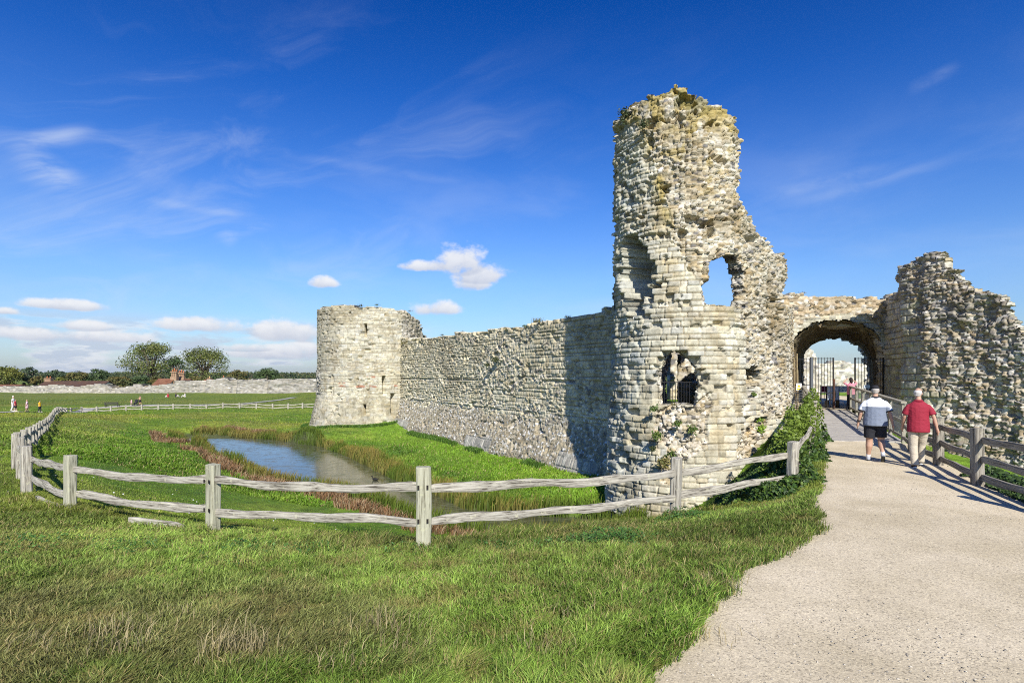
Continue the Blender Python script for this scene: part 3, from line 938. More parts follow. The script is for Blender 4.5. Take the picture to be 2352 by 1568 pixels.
def cw_style(s, z, px, py):
    miss = .02 + .10 * sstep(.5, .68, fbm(s * .5, z * .6, 301, 3)) + .12 * sstep(4.4, 5.2, z)
    a = ashlar(s, z, 41, rowh=.20, lenm=.34, mort=.018, rough=.032, miss=miss, wav=.07)
    a2 = ashlar(s, z, 42, rowh=.14, lenm=.22, mort=.02, rough=.04, miss=miss + .03, wav=.12)
    rr2 = rubble(s, z, 44, .26, .15, .7, white=.08, pal=PAL_ASH * .95)
    pm = fbm(s * .35, z * .6, 319, 3)
    a = blend(a[:4], a2[:4], pm > .56)
    a = blend(a, rr2[:4], (pm < .38))
    r = rubble(s, z, 45, .20, .13, .45, white=.10, pal=PAL_GREY * .93)
    wob = (fbm(s * .5, z * .9, 303, 3) - .5)
    m = (z + wob * 1.2 < -.35)
    h, c, cs, cz = blend(a[:4], r[:4], m)
    # eroded upper third and string of putlog hollows
    h = h - .06 * sstep(3.6, 4.8, z) * fbm(s * 1.5, z * 1.5, 305, 3)
    h = h - .14 * sstep(.71, .74, fbm(s * 1.7, z * 2.1, 307, 3))
    # band of darker putlogs at mid height, offset course at the plinth
    h = h + .07 * sstep(.12, .0, np.abs(z - .02)) * (fbm(s * .7, s * 0, 309, 2) > .4)
    h = h - .12 * sstep(.10, .05, np.abs(z - 1.75 - .1 * wob)) * (fbm(s * .35, s * 0 + 4, 311, 2) > .58)
    c = weather(c, s, z, 41, grey=.5, moss=.06)
    stain = sstep(4.6, 2.0, np.abs(z - 5.2) * 2) * .35 * sstep(.35, .6, fbm(s * 1.1, z * .35, 313, 3))
    c = mixc(c, c * arr(.62, .58, .50), stain)
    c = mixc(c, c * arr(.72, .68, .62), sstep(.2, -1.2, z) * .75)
    c = c * arr(1.17, 1.13, 1.04)
    # flint flecks in the low batter
    sp_ = rubble(s, z, 47, .13, .11, 1, white=.0)
    fl = (sp_[4][2] > .86) & (sp_[5] > .02) & (z < .2 + wob)
    c = np.where(fl[..., None], arr(.66, .65, .62), c)
    # smooth grey slabs at the foot
    slab = (z < -1.95 + .5 * (fbm(s * .4, s * 0, 315, 2) - .5)) & (fbm(s * .28, s * 0 + 9, 317, 2) > .52)
    sl = ashlar(s, z, 49, rowh=.42, lenm=.30, mort=.012, rough=.01, miss=0)
    h = np.where(slab, sl[0] + .02, h); c = np.where(slab[..., None], weather(pick(arr((.38, .36, .31), (.44, .42, .36), (.33, .31, .27)), sl[4][0], sl[4][1]), s, z, 43, .3), c)
    return h, c, cs, cz


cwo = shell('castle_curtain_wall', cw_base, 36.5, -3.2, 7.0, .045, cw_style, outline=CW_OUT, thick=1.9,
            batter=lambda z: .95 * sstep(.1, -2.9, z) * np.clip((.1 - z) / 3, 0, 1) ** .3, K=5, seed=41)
tag(cwo, 'long weathered stone curtain wall with sloping flint base between the two towers', 'wall')

# ---------------------------------------------------------------- corner tower
KC = np.array([-14.1, 57.4]); KR = 5.3


def kt_base(s):
    a = np.asarray(s, float) / KR - 2.3              # angle from the camera-facing direction, anticlockwise
    fl = 1 - .07 * np.exp(-(a / .75) ** 2)
    nx = np.sin(a); ny = -np.cos(a)
    return KC[0] + KR * nx * fl, KC[1] + KR * ny * fl, nx, ny


KT_OUT = [(600, 1300), (600, 712), (731, 712), (740, 704), (775, 703), (800, 701), (830, 703), (862, 701), (885, 704), (905, 708), (925, 712), (940, 714), (950, 726), (962, 738), (969, 752), (969, 768), (985, 772), (1000, 790), (1000, 1300)]


def kt_style(s, z, px, py):
    a = ashlar(s, z, 61, rowh=.20, lenm=.40, mort=.02, rough=.03, miss=.02 + .08 * sstep(.55, .7, fbm(s * .5, z * .6, 401, 3)))
    a2 = ashlar(s, z, 62, rowh=.14, lenm=.26, mort=.02, rough=.03, miss=.05, wav=.1)
    a = blend(a[:4], a2[:4], fbm(s * .3, z * .7, 409, 3) > .53)
    r = rubble(s, z, 65, .3, .18, 1.4, white=.1, pal=PAL_GREY)
    wob = (fbm(s * .9, z * .9, 403, 3) - .5) * 16
    m = (px + wob > 922) | ((px + wob * .7 < 737) & (py > 850) & (py < 905))
    h, c, cs, cz = blend(a[:4], r[:4], m)
    # arrow slits
    for (x0, x1, y0, y1) in ((837, 842, 744, 776), (879, 885, 863, 907), (835, 840, 929, 953), (760.5, 765, 862, 906)):
        h = h - 1.1 * ((px > x0) & (px < x1) & (py > y0) & (py < y1))
    gx_ = (px > 898) & (px < 909) & (py > 904) & (py < 955) & (px - 898 > (py - 904) * .0) & (px < 906 + (py < 930) * 3)
    h = h - .9 * gx_
    sl = (px > 752) & (px < 764) & (py > 893 - (px - 752) * .9) & (py < 908 - (px - 752) * .5)
    h = h - .30 * sl
    c = weather(c, s, z, 61, grey=.62, moss=.12)
    c = c * .94
    c = mixc(c, c * arr(.72, .67, .56), sstep(830, 730, py) * .6 * sstep(.3, .6, fbm(s * .6, z * .5, 405, 3)))
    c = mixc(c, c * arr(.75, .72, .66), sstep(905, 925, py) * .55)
    # brick repairs
    for (x0, x1, y0, y1) in ((778, 793, 879, 888), (818, 868, 885, 889), (842, 862, 863, 867), (905, 915, 884, 888)):
        b = (px > x0) & (px < x1) & (py > y0) & (py < y1) & (fbm(s * 3, z * 8, 407, 2) > .4)
        c = np.where(b[..., None], arr(.34, .17, .11), c)
    return h, c, cs, cz


kt = empty('castle_corner_tower', (-14.1, 57.4, -2.6), 'rounded stone corner tower with arrow slits at the far end of the wall', 'tower')
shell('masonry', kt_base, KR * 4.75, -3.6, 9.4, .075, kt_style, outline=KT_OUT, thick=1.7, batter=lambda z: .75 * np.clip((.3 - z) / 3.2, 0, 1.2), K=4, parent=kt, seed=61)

# ---------------------------------------------------------------- arch wall
AY = 29.3
AF = [(1803, 960), (1806, 822), (1818, 790), (1838, 765), (1868, 745), (1900, 737), (1940, 735), (1975, 742), (2005, 758), (2022, 780), (2031, 812), (2032, 960)]
AR = [(1846, 960), (1846, 824), (1852, 806), (1868, 790), (1888, 781), (1912, 775), (1936, 776), (1958, 783), (1978, 796), (1993, 814), (2000, 840), (2001, 960)]
A_OUT = [(1730, 960), (1730, 700), (1770, 688), (1800, 676), (1830, 674), (1860, 677), (1880, 678), (1905, 680), (1940, 681), (1960, 683), (1985, 685), (2000, 680), (2022, 683), (2026, 692), (2045, 676), (2060, 670), (2120, 660), (2140, 960)]
bf, bl = line_base((12.6, AY), (21.6, AY))


def arch_style(s, z, px, py):
    r = rubble(s, z, 71, .27, .15, 1.1, white=.12, pal=arr((.46, .36, .23), (.50, .41, .28), (.40, .32, .22), (.54, .48, .36), (.44, .34, .20)))
    a = ashlar(s, z, 73, rowh=.24, lenm=.34, mort=.02, rough=.04, miss=.04)
    # voussoir band round the opening
    dd = seg_dist(AF, px, py, closed=False)
    m = (dd < 13 + 5 * vn(s * 2, z * 2, 7)) & (py > 700)
    jam = (px < 1830) & (py > 740)
    h, c, cs, cz = blend(r[:4], a[:4], m | jam)
    c = weather(c, s, z, 71, .35, .05)
    h = h + .1 * (fbm(s * .6, z * .6, 75, 3) - .5)
    return h, c, cs, cz


aw = empty('castle_gate_arch', (16.6, AY, 0), 'low rubble gate arch linking the tall tower and the right hand ruin', 'arch')
shell('masonry', bf, bl, -1.0, 7.0, .05, arch_style, outline=A_OUT, holes=[AF], thick=.7, K=3, parent=aw, seed=71, exact=True)
# vault: lofted from the front opening to the lower, narrower rear opening
def resample(poly, n):
    P = np.array(poly, float); d = np.r_[0, np.cumsum(np.hypot(*np.diff(P, axis=0).T))]
    t = np.linspace(0, d[-1], n)
    return np.stack([np.interp(t, d, P[:, 0]), np.interp(t, d, P[:, 1])], -1)


n1_, n2_ = 150, 60
fa = resample(AF, n1_); ra_ = resample(AR, n1_)
RY = 34.5
A3 = np.array([W(p[0], p[1], AY + .05) for p in fa]); R3 = np.array([W(p[0], p[1], RY) for p in ra_])
A3[0, 2] = A3[-1, 2] = -.8
tt = np.linspace(0, 1, n2_)[None, :, None]
# front half keeps the section of the front arch, then a rib steps down to the rear arch
tq = np.clip(tt, 0, 1)
P = A3[:, None] * (1 - tq) + R3[:, None] * tq
P[..., 1] = AY + .05 + (RY - AY) * tt[..., 0]
sI = np.linspace(0, 13, n1_)[:, None] + 0 * tt[..., 0]; zI = (RY - AY) * tt[..., 0] + 0 * sI
hh, cc, *_ = ashlar(sI, zI, 77, rowh=.3, lenm=.4, rough=.03)
cen = np.array([16.6, 0, 2.0]); dirn = cen - P; dirn[..., 1] = 0
dirn /= np.linalg.norm(dirn, axis=-1, keepdims=True)
P = P + dirn * hh[..., None] * -1.2
idx = np.arange(n1_ * n2_).reshape(n1_, n2_)
Fq = np.stack([idx[:-1, :-1], idx[1:, :-1], idx[1:, 1:], idx[:-1, 1:]], -1).reshape(-1, 4)
link('vault', fastmesh('vault', P.reshape(-1, 3), Fq, weather(cc * arr(.40, .34, .27), sI, zI, 77, .5).reshape(-1, 3)), M_STONE, aw)  # stone colour darkened for the deep shade under the arch
# rear wall of the gate passage
bf, bl = line_base((9.6, RY), (24.5, RY))
shell('rear_masonry', bf, bl, -.6, 6.2, .09, rub_style(79), outline=[(1500, 960), (1500, 790), (1600, 700), (1790, 700), (1900, 710), (2100, 700), (2200, 800), (2200, 960)], holes=[AR], thick=.7, K=3, parent=aw, seed=79)
# plain masonry between vault and the outer sky: the top of the gate
P = MB(); P.box(13.6, 20.6, AY + .5, RY + .2, 4.62, 5.35)
P.build('parapet_core', M_STONE, aw).data.color_attributes.new('Col', 'FLOAT_COLOR', 'POINT').data.foreach_set('color', [.42, .36, .26, 1] * 8)

# ---------------------------------------------------------------- right hand ruin
RP = np.array([(19.15, 29.4), (18.75, 27.6), (18.05, 26.3), (18.3, 25.2), (19.0, 24.0), (19.6, 23.0), (20.2, 21.9), (20.6, 20.6), (21.4, 19.2), (23.0, 17.5), (25.0, 16.0)])
RD = np.r_[0, np.cumsum(np.hypot(*np.diff(RP, axis=0).T))]


def rr_base(s):
    s = np.asarray(s, float)
    x = np.interp(s, RD, RP[:, 0]); y = np.interp(s, RD, RP[:, 1])
    e = .35
    x2 = np.interp(s + e, RD, RP[:, 0]); y2 = np.interp(s + e, RD, RP[:, 1]); x1 = np.interp(s - e, RD, RP[:, 0]); y1 = np.interp(s - e, RD, RP[:, 1])
    dx, dy = x2 - x1, y2 - y1; l = np.hypot(dx, dy) + 1e-9
    return x, y, dy / l, -dx / l


RR_OUT = [(2010, 1300), (2022, 940), (2022, 700), (2030, 684), (2050, 672), (2064, 668), (2066, 640), (2072, 612), (2084, 604), (2100, 596), (2112, 588), (2130, 584), (2150, 577), (2163, 582), (2167, 596), (2178, 604), (2184, 620), (2196, 628), (2203, 646), (2218, 652), (2233, 658), (2236, 676), (2262, 672), (2300, 672), (2304, 684), (2304, 706),
          (2320, 716), (2319, 732), (2330, 742), (2352, 766), (2375, 790), (2420, 830), (2500, 900), (2700, 1000), (2700, 1700), (2010, 1700)]


def rr_style(s, z, px, py):
    r = rubble(s, z, 81, .21, .105, 1.0, white=.12, pal=arr((.40, .35, .28), (.46, .38, .26), (.34, .30, .25), (.52, .46, .36), (.42, .33, .21), (.58, .55, .48)))
    rb = rubble(s, z, 82, .33, .15, 1.05, white=.10, pal=arr((.40, .36, .29), (.46, .40, .29), (.35, .32, .27), (.50, .46, .37)))
    r = blend(r[:4], rb[:4], fbm(s * 1.3, z * 1.3, 84, 2) > .60)
    a = ashlar(s, z, 83, rowh=.30, lenm=.42, mort=.02, rough=.05, miss=.06)
    wob = (fbm(s * 1.1, z * 1.1, 85, 3) - .5) * 50
    m = (px + wob < 2105) & (py > 690) | inpoly([(2090, 900), (2170, 900), (2170, 990), (2090, 990)], px + wob, py)
    h, c, cs, cz = blend(r[:4], a[:4], m)
    h = h + .26 * (fbm(s * .6, z * .55, 87, 3) - .5) + .12 * (fbm(s * 1.6, z * 1.6, 89, 2) - .5)
    h = h - .14 * sstep(.64, .70, fbm(s * 1.2, z * 1.3, 91, 3))
    c = weather(c, s, z, 81, .45, .05)
    return h, c, cs, cz


rr = shell('castle_ruin', rr_base, RD[-1] - .05, -2.6, 8.6, .038, rr_style, outline=RR_OUT, thick=.8, K=5, seed=81, batter=lambda z: .1 * np.clip(1 - z, 0, 4))
tag(rr, 'jagged rubble remains of the second gate tower rising beside the right hand fence', 'ruin')

# ---------------------------------------------------------------- walls inside the castle seen through the arch
bf, bl = line_base((24.5, 54), (41, 56))
iw = shell('inner_ward_wall', bf, bl, -.3, 4.6, .14, rub_style(91, .4, .22, 1.3, .2, PAL_GREY), outline=[(1700, 960), (1700, 836), (1890, 833), (1915, 829), (1960, 830), (1985, 832), (2100, 834), (2160, 960)], thick=1.2, K=3, seed=91)
tag(iw, 'low lit rubble wall across the inner ward behind the gates', 'wall')
bf, bl = line_base((22.0, 46), (25.9, 47.5))
iw = shell('inner_ward_stub', bf, bl, -.3, 6.0, .12, rub_style(95, .4, .22, 1.3, .2, PAL_GREY), outline=[(1760, 960), (1760, 770), (1850, 784), (1862, 795), (1868, 806), (1878, 812), (1880, 838), (1886, 870), (1886, 960)], thick=1.0, K=3, seed=95)
tag(iw, 'taller broken wall stub behind the left gate leaf', 'wall')

# ---------------------------------------------------------------- long low outer wall
QP = np.array([W(-160, 899, 158)[:2], W(0, 899, 150)[:2], W(240, 899, 141)[:2], W(400, 900, 131)[:2], W(500, 900, 126)[:2], W(640, 900, 118)[:2], W(760, 900, 112)[:2], W(860, 900, 108)[:2]])
QD = np.r_[0, np.cumsum(np.hypot(*np.diff(QP, axis=0).T))]


def q_base(s):
    s = np.asarray(s, float)
    x = np.interp(s, QD, QP[:, 0]); y = np.interp(s, QD, QP[:, 1])
    x2 = np.interp(s + .5, QD, QP[:, 0]); y2 = np.interp(s + .5, QD, QP[:, 1]); x1 = np.interp(s - .5, QD, QP[:, 0]); y1 = np.interp(s - .5, QD, QP[:, 1])
    dx, dy = x2 - x1, y2 - y1; l = np.hypot(dx, dy) + 1e-9
    return x, y, dy / l, -dx / l


Q_OUT = [(-400, 930), (-400, 888), (0, 887), (60, 886), (100, 885), (118, 882), (140, 884), (165, 888), (195, 885), (215, 882), (240, 881), (252, 886), (262, 891), (285, 887), (303, 886), (305, 881), (325, 881), (330, 886), (360, 884), (384, 881), (400, 881),
         (402, 873), (440, 874), (465, 872), (500, 869), (514, 866), (523, 870), (530, 874), (540, 871), (555, 870), (565, 874), (575, 870), (600, 870), (612, 875), (618, 871), (650, 869), (690, 869), (720, 868), (900, 866), (900, 930)]


def q_style(s, z, px, py):
    r = rubble(s, z, 101, .6, .24, .8, white=.04, pal=arr((.38, .355, .31), (.40, .375, .33), (.35, .325, .285), (.43, .405, .355), (.38, .35, .30)))
    h, c, cs, cz = r[:4]
    h = h + .5 * (fbm(s * .16, z * .6, 103, 3) - .5) + .3 * (fbm(s * .4, z * 1.8, 104, 3) - .5)
    for xc in (262, 469, 540, 611):
        h = h - .8 * np.exp(-((px - xc + (py - 885) * .12) / 1.6) ** 2)
    c = weather(c, s, z, 101, .35, .06)
    return h, c, cs, cz


q = shell('outer_boundary_wall', q_base, QD[-1], -4.6, 3.2, .34, q_style, outline=Q_OUT, thick=2.0, K=3, seed=101, zstep=.13)
tag(q, 'long low pale stone wall along the far side of the meadow', 'wall')
# ------------------------------------------------------------------ grass, reeds, ivy
def blades(name, X, Y, Z, H, Wd, colr, tipc, rg, lean=.35, comb=False, wind=(.25, .1)):
    n = len(X)
    ang = rg.random(n) * 2 * math.pi
    ca, sa = np.cos(ang), np.sin(ang)
    la = fbm(X * .9, Y * .9, 151, 3) * 14 + rg.normal(0, 1.5, n) if comb else rg.random(n) * 2 * math.pi
    ln = lean * (.3 + rg.random(n))
    lx = np.cos(la) * ln + wind[0] * .6; ly = np.sin(la) * ln + wind[1] * .6
    base = np.stack([X, Y, Z], -1)
    side = np.stack([ca, sa, 0 * ca], -1) * (Wd / 2)[:, None]
    up = H[:, None]
    m = base + np.stack([lx * .35, ly * .35, np.full(n, .62)], -1) * up
    tip = base + np.stack([lx, ly, 1 - .25 * ln], -1) * up
    base = base - np.array([0, 0, .01])
    P = np.stack([base - side, base + side, m + side * .8, m - side * .8, tip], 1).reshape(-1, 3)
    k = np.arange(n)[:, None] * 5
    Q = k + np.array([[0, 1, 2, 3]]); Tt = k + np.array([[3, 2, 4]])
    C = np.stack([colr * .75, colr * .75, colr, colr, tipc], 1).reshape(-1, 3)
    return fastmesh(name, P, [Q, Tt], C)


def spread(rg, n, y0, y1, pw, x0=-1.02, x1=1.02):
    """more samples close to the viewer, none lost at the margins"""
    u = rg.random(n)
    Y = (y0 ** (1 - pw) + u * (y1 ** (1 - pw) - y0 ** (1 - pw))) ** (1 / (1 - pw))
    X = rg.uniform(x0, x1, n) * Y
    return X, Y


def in_walls(X, Y):
    d = np.hypot(X - GC[0], Y - GC[1]) < 3.0
    k = np.hypot(X - KC[0], Y - KC[1]) < 5.9
    s_ = (X - CW0[0]) * CWn[0] + (Y - CW0[1]) * CWn[1]
    al = (X - CW0[0]) * CWd[0] + (Y - CW0[1]) * CWd[1]
    return d | k | ((s_ < .72) & (al > -2) & (Y < 75) & (X > -16))


rg = np.random.default_rng(12)


def grass_set(n, y0, y1, pw, h0, h1, w0, w1, name, label, excl=0.02):
    X, Y = spread(rg, n, y0, y1, pw)
    sd_ = np.where(inpoly(PATH_POLY, X, Y), -1, 1) * np.where(Y < 20, seg_dist(PATH_POLY, X, Y), 9)
    ragged = (fbm(X * 2.2, Y * 2.2, 9) - .5) * .35
    ok = (sd_ + ragged > excl + .12 * rg.random(len(X)) - .10) & ~(inpoly(WATER, X, Y)) & ~in_walls(X, Y) & (T(X, Y) > WATER_Z + .05)
    ok &= (X < .565 * Y + 4.5) & ~inpoly([(9.4, 17.6), (12.2, 17.2), (17.6, 28.8), (22, 28.8), (30, 52), (20, 52), (13.5, 29), (14, 28)], X, Y)
    X = X[ok]; Y = Y[ok]; n = len(X); sd_ = sd_[ok]
    patch = fbm(X * .6, Y * .6, 71, 3); fine = fbm(X * 2.5, Y * 2.5, 73, 2)
    # longer growth at the fence line and the path verge
    fl = np.minimum(seg_dist(FENCE_LINE, X, Y, closed=False), 5)
    tall = 1 + 1.1 * sstep(.75, .1, fl) * sstep(.35, .6, fbm(X * 1.6, Y * 1.6, 81, 2)) + .2 * sstep(.7, .1, fl) + .4 * sstep(.55, .05, sd_) * (sd_ > 0) + .6 * sstep(.6, .75, patch)
    dens = sstep(.28, .45, fine) * .35 + .65
    k = rg.random(n) < dens
    X, Y, tall, patch, fine = X[k], Y[k], tall[k], patch[k], fine[k]; n = len(X)
    clump = fbm(X * 4.5 * h0 / .045 ** .9 * .06 + 3, Y * 4.5 * h0 / .045 ** .9 * .06, 77, 2) if h0 > .05 else fbm(X * 5, Y * 5, 77, 2)
    H = (h0 + (h1 - h0) * rg.random(n)) * tall * (.45 + 1.1 * clump) * (1 - .45 * sstep(10, 14, Y)); Wd = w0 + (w1 - w0) * rg.random(n)
    c = grass_colour(X, Y)
    c = c * np.where((Y < 10)[:, None], arr(.92, 1.06, 1.15), 1.0)
    v = np.where(Y < 10, .50, .62)[:, None] + np.where(Y < 10, 1.25, .72)[:, None] * rg.random((n, 1)) ** 1.2
    c = c * v
    dry = (rg.random(n) < .07 + .10 * sstep(.5, .7, fbm(X * .5, Y * .5, 75, 3)) * (Y < 12))
    c = np.where(dry[:, None], arr(.40, .33, .15) * (.7 + .5 * rg.random((n, 1))), c)
    c = c * (.70 + .62 * clump[:, None])
    straw = sstep(.60, .72, fbm(X * 3.1, Y * 3.1, 79, 3)) * (Y < 9) * .65 * (rg.random(n) < .7)
    c = mixc(c, arr(.30, .25, .095) * (.7 + .6 * rg.random((n, 1))), straw)
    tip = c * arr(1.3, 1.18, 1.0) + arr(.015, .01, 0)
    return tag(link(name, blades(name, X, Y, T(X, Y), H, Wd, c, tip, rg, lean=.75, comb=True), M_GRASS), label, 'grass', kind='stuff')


FENCE_LINE = [(W(px, pt, Y)[0], Y) for (px, pt, Y) in [(1821, 1012, 11.5), (1551, 1052, 10.4), (972, 1075, 7.7), (488, 1063, 9.04), (162, 1046, 10.57)] + LEFT_RUN + FAR_RUN]
grass_set(430000, 3.1, 8.4, 1.35, .045, .115, .005, .0105, 'grass', 'dense rough turf in front of the fence, partly dry')
grass_set(330000, 8.0, 24, 1.5, .055, .11, .009, .016, 'grass', 'green turf on the slopes around the moat')
grass_set(330000, 23, 112, 1.35, .14, .26, .03, .055, 'grass', 'green turf of the meadow beyond the moat')

# taller dry tufts standing out of the near turf
tx = []; ty = []; th_ = []
for (px, py, n, hh) in [(540, 1500, 120, .30), (880, 1440, 80, .22), (1600, 1470, 60, .16), (1640, 1190 + 160, 60, .16), (300, 1480, 70, .22), (240, 1440, 90, .2), (760, 1530, 70, .16), (1290, 1420, 50, .16), (1240, 1500, 50, .2), (60, 1480, 60, .2), (420, 1400, 60, .16), (950, 1500, 60, .16)]:
    x, y = ground0(px, py)
    tx.append(x + rg.normal(0, .16, n)); ty.append(y + rg.normal(0, .10, n)); th_.append(hh * (.5 + .7 * rg.random(n)))
tx = np.concatenate(tx); ty = np.concatenate(ty); th_ = np.concatenate(th_); n = len(tx)
c = arr(.46, .38, .20)[None] * (.6 + .6 * rg.random((n, 1)))
tag(link('dry_grass', blades('dry_grass', tx, ty, T(tx, ty), th_, np.full(n, .006), c, c * 1.15, rg, lean=.5), M_GRASS), 'straw coloured seed stalks standing out of the near turf', 'grass', kind='stuff')

# reeds in a band along the water
def near_water(rg, n, dmin, dmax, sel):
    X = rg.uniform(-31, 7, n); Y = rg.uniform(15, 62, n)
    d = seg_dist(WATER, X, Y) * np.where(inpoly(WATER, X, Y), -1, 1)
    ok = (d > dmin) & (d < dmax) & sel(X, Y, d) & ~in_walls(X, Y)
    return X[ok], Y[ok], d[ok]


def px_of(X, Y): return HX + F * X / Y


X, Y, d = near_water(rg, 480000, -.35, 1.4, lambda X, Y, d: (fbm(X * .8, Y * .8, 82, 3) + .25 * (d < .5) > .42) & (d < .45 + 1.0 * fbm(X * .35, Y * .35, 83, 2)) & (d > -.32 * fbm(X * .9, Y * .9, 86, 2)))
n = len(X)
H = (.35 + .45 * rg.random(n)) * np.where(px_of(X, Y) > np.interp(Y, [18, 28, 36, 48], [1300, 840, 760, 480]), 1, 1.05) * (.7 + .6 * fbm(X * .5, Y * .5, 84, 2)) * (1 - .2 * (Y > 40))
mixv = sstep(.42, .62, fbm(X * .45, Y * .45, 85, 3) + .25 * (rg.random(n) - .5))
c = mixc(arr(.115, .175, .025)[None] * np.ones((n, 1)), arr(.24, .22, .06), mixv) * (.65 + .6 * rg.random((n, 1)))
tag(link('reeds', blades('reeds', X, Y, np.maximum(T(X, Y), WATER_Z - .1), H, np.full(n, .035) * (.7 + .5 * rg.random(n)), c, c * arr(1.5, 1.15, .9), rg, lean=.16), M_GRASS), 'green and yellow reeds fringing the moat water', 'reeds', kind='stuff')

# reddish brown dead sedge on the near and far-left bank
def dead_sel(X, Y, d):
    px = px_of(X, Y)
    nearbank = (Y < 52) & (X < np.interp(Y, [16, 19, 23, 30, 40, 50], [1, -.8, -5.4, -12, -18, -25]))
    farend = (Y > 48) & (px > 400) & (px < 700)
    return (nearbank | farend) & (fbm(X * .5, Y * .5, 87, 3) > .40) & (fbm(X * 1.7, Y * 1.7, 89, 2) > .38)


X, Y, d = near_water(rg, 420000, .55, 3.0, lambda X, Y, d: dead_sel(X, Y, d) & (d < 1.1 + 2.2 * fbm(X * .2, Y * .2, 88, 2)))
n = len(X)
H = .18 + .32 * rg.random(n)
c = arr(.30, .17, .085)[None] * (.55 + .8 * rg.random((n, 1))); c = np.where(rg.random((n, 1)) < .3, arr(.40, .30, .17) * (.7 + .5 * rg.random((n, 1))), c)
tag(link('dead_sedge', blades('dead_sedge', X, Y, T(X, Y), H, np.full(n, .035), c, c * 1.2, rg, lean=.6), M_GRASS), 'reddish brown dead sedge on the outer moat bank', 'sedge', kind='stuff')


def leaves(name, P, Nrm, size, colr, rg, aspect=.8):
    """little folded leaf pairs: P positions, Nrm facing directions"""
    n = len(P)
    Nrm = Nrm + rg.normal(0, .55, (n, 3)); Nrm /= np.linalg.norm(Nrm, axis=1, keepdims=True)
    ref = rg.normal(0, 1, (n, 3))
    a = np.cross(Nrm, ref); a /= np.linalg.norm(a, axis=1, keepdims=True) + 1e-9
    b = np.cross(Nrm, a)
    s_ = size[:, None]
    A = P - a * s_ * .55; B = P + a * s_ * .55
    L = P + b * s_ * .5 * aspect - Nrm * s_ * .12; R = P - b * s_ * .5 * aspect - Nrm * s_ * .12
    V = np.stack([A, L, B, R], 1).reshape(-1, 3)
    k = np.arange(n)[:, None] * 4
    Fq = np.concatenate([k + np.array([[0, 1, 2]]), k + np.array([[0, 2, 3]])])
    return fastmesh(name, V, Fq, np.repeat(colr, 4, 0))


def leaf_cols(rg, n, pal, lo=.65, hi=1.3):
    pal = np.array(pal)
    return pal[rg.integers(0, len(pal), n)] * (lo + (hi - lo) * rg.random((n, 1)))


# ivy bank between path and tower, and ivy climbing the end of the footbridge rail
IVY = [(5.2, 10.3), (6.0, 11.0), (6.75, 12.6), (8.15, 15.0), (9.4, 17.0), (9.8, 17.7), (10.9, 20.2), (10.4, 21.6), (9.4, 20.9), (8.3, 19.7), (7.4, 18.9), (6.4, 18.5), (5.6, 16.4), (4.9, 13.6), (4.3, 11.6)]
n = 190000
X = rg.uniform(3.8, 11.8, n); Y = rg.uniform(9.8, 22.5, n)
d = seg_dist(IVY, X, Y); ii = inpoly(IVY, X, Y)
sd_ = np.where(ii, d, -d) + (fbm(X * 2, Y * 2, 120, 3) - .5) * .7
edge_path = np.clip(seg_dist([(6.1, 12.0), (6.8, 13.2), (8.0, 15.0), (9.35, 17.2), (10.2, 19.0)], X, Y, closed=False), 0, 5)
mound = .24 + .85 * np.exp(-((edge_path - .30) / .45) ** 2) * sstep(11.0, 14.0, Y) * (.55 + .8 * fbm(X * 1.2, Y * 1.2, 121, 3)) + .12 * fbm(X * 1.5, Y * 1.5, 122, 3)
mound *= .45 + 1.1 * fbm(X * 3.2, Y * 3.2, 128, 2)
mound += .35 * np.exp(-((X - 9.75) ** 2 + (Y - 18.1) ** 2) / .5)
hh = mound * sstep(0, .45, sd_)
ok = (sd_ > 0) & (fbm(X * 2.6, Y * 2.6, 123, 3) + .25 * rg.random(n) > .50)
X, Y, hh, sd_ = X[ok], Y[ok], hh[ok], sd_[ok]; n = len(X)
zz = np.minimum(T(X, Y), .2) + hh * (1 - .35 * rg.random(n) ** 2) + .02
e = .08
gxn = (fbm((X + e) * 1.5, Y * 1.5, 122, 3) - fbm((X - e) * 1.5, Y * 1.5, 122, 3)) * 6
Nr = np.stack([-.5 + 0 * X, -.5 + 0 * X, 1 + 0 * X], -1) + rg.normal(0, .9, (n, 3))
c = leaf_cols(rg, n, [(.060, .120, .022), (.085, .150, .025), (.045, .090, .022), (.12, .18, .03), (.05, .085, .03)])
c = mixc(c, arr(.19, .26, .035) * np.ones((n, 1)), sstep(.35, .8, hh) * .75)
me_ivy = leaves('ivy', np.stack([X, Y, zz], -1), Nr, .055 + .045 * rg.random(n), c, rg)
tag(link('ivy', me_ivy, M_LEAF), 'thick ivy covering the bank between path and tower and climbing the bridge rail', 'ivy', kind='stuff')
# ivy right of the path below the lowest rail
n = 26000
X = rg.uniform(7.0, 10.6, n); Y = rg.uniform(6.5, 11.5, n)
lx = np.interp(Y, [6, 8, 10.4, 11.5], [6.95, 7.75, 8.65, 9.05])
ok = (X > lx + .02 + .25 * (fbm(Y * 2, X, 125) - .5)) & (X < lx + 1.7) & (fbm(X * 1.5, Y * 1.5, 126, 3) > .36)
X, Y = X[ok], Y[ok]; n = len(X); lx = lx[ok]
P = np.stack([X, Y, T(X, Y) + .05 + .28 * rg.random(n) * sstep(0, .5, X - lx)], -1)
tag(link('ivy', leaves('ivy', P, np.tile([-.3, -.4, 1.], (n, 1)), .05 + .04 * rg.random(n), leaf_cols(rg, n, [(.03, .06, .018), (.045, .085, .02), (.06, .10, .025)]), rg), M_LEAF), 'dark ivy under the rails of the right hand fence', 'ivy', kind='stuff')

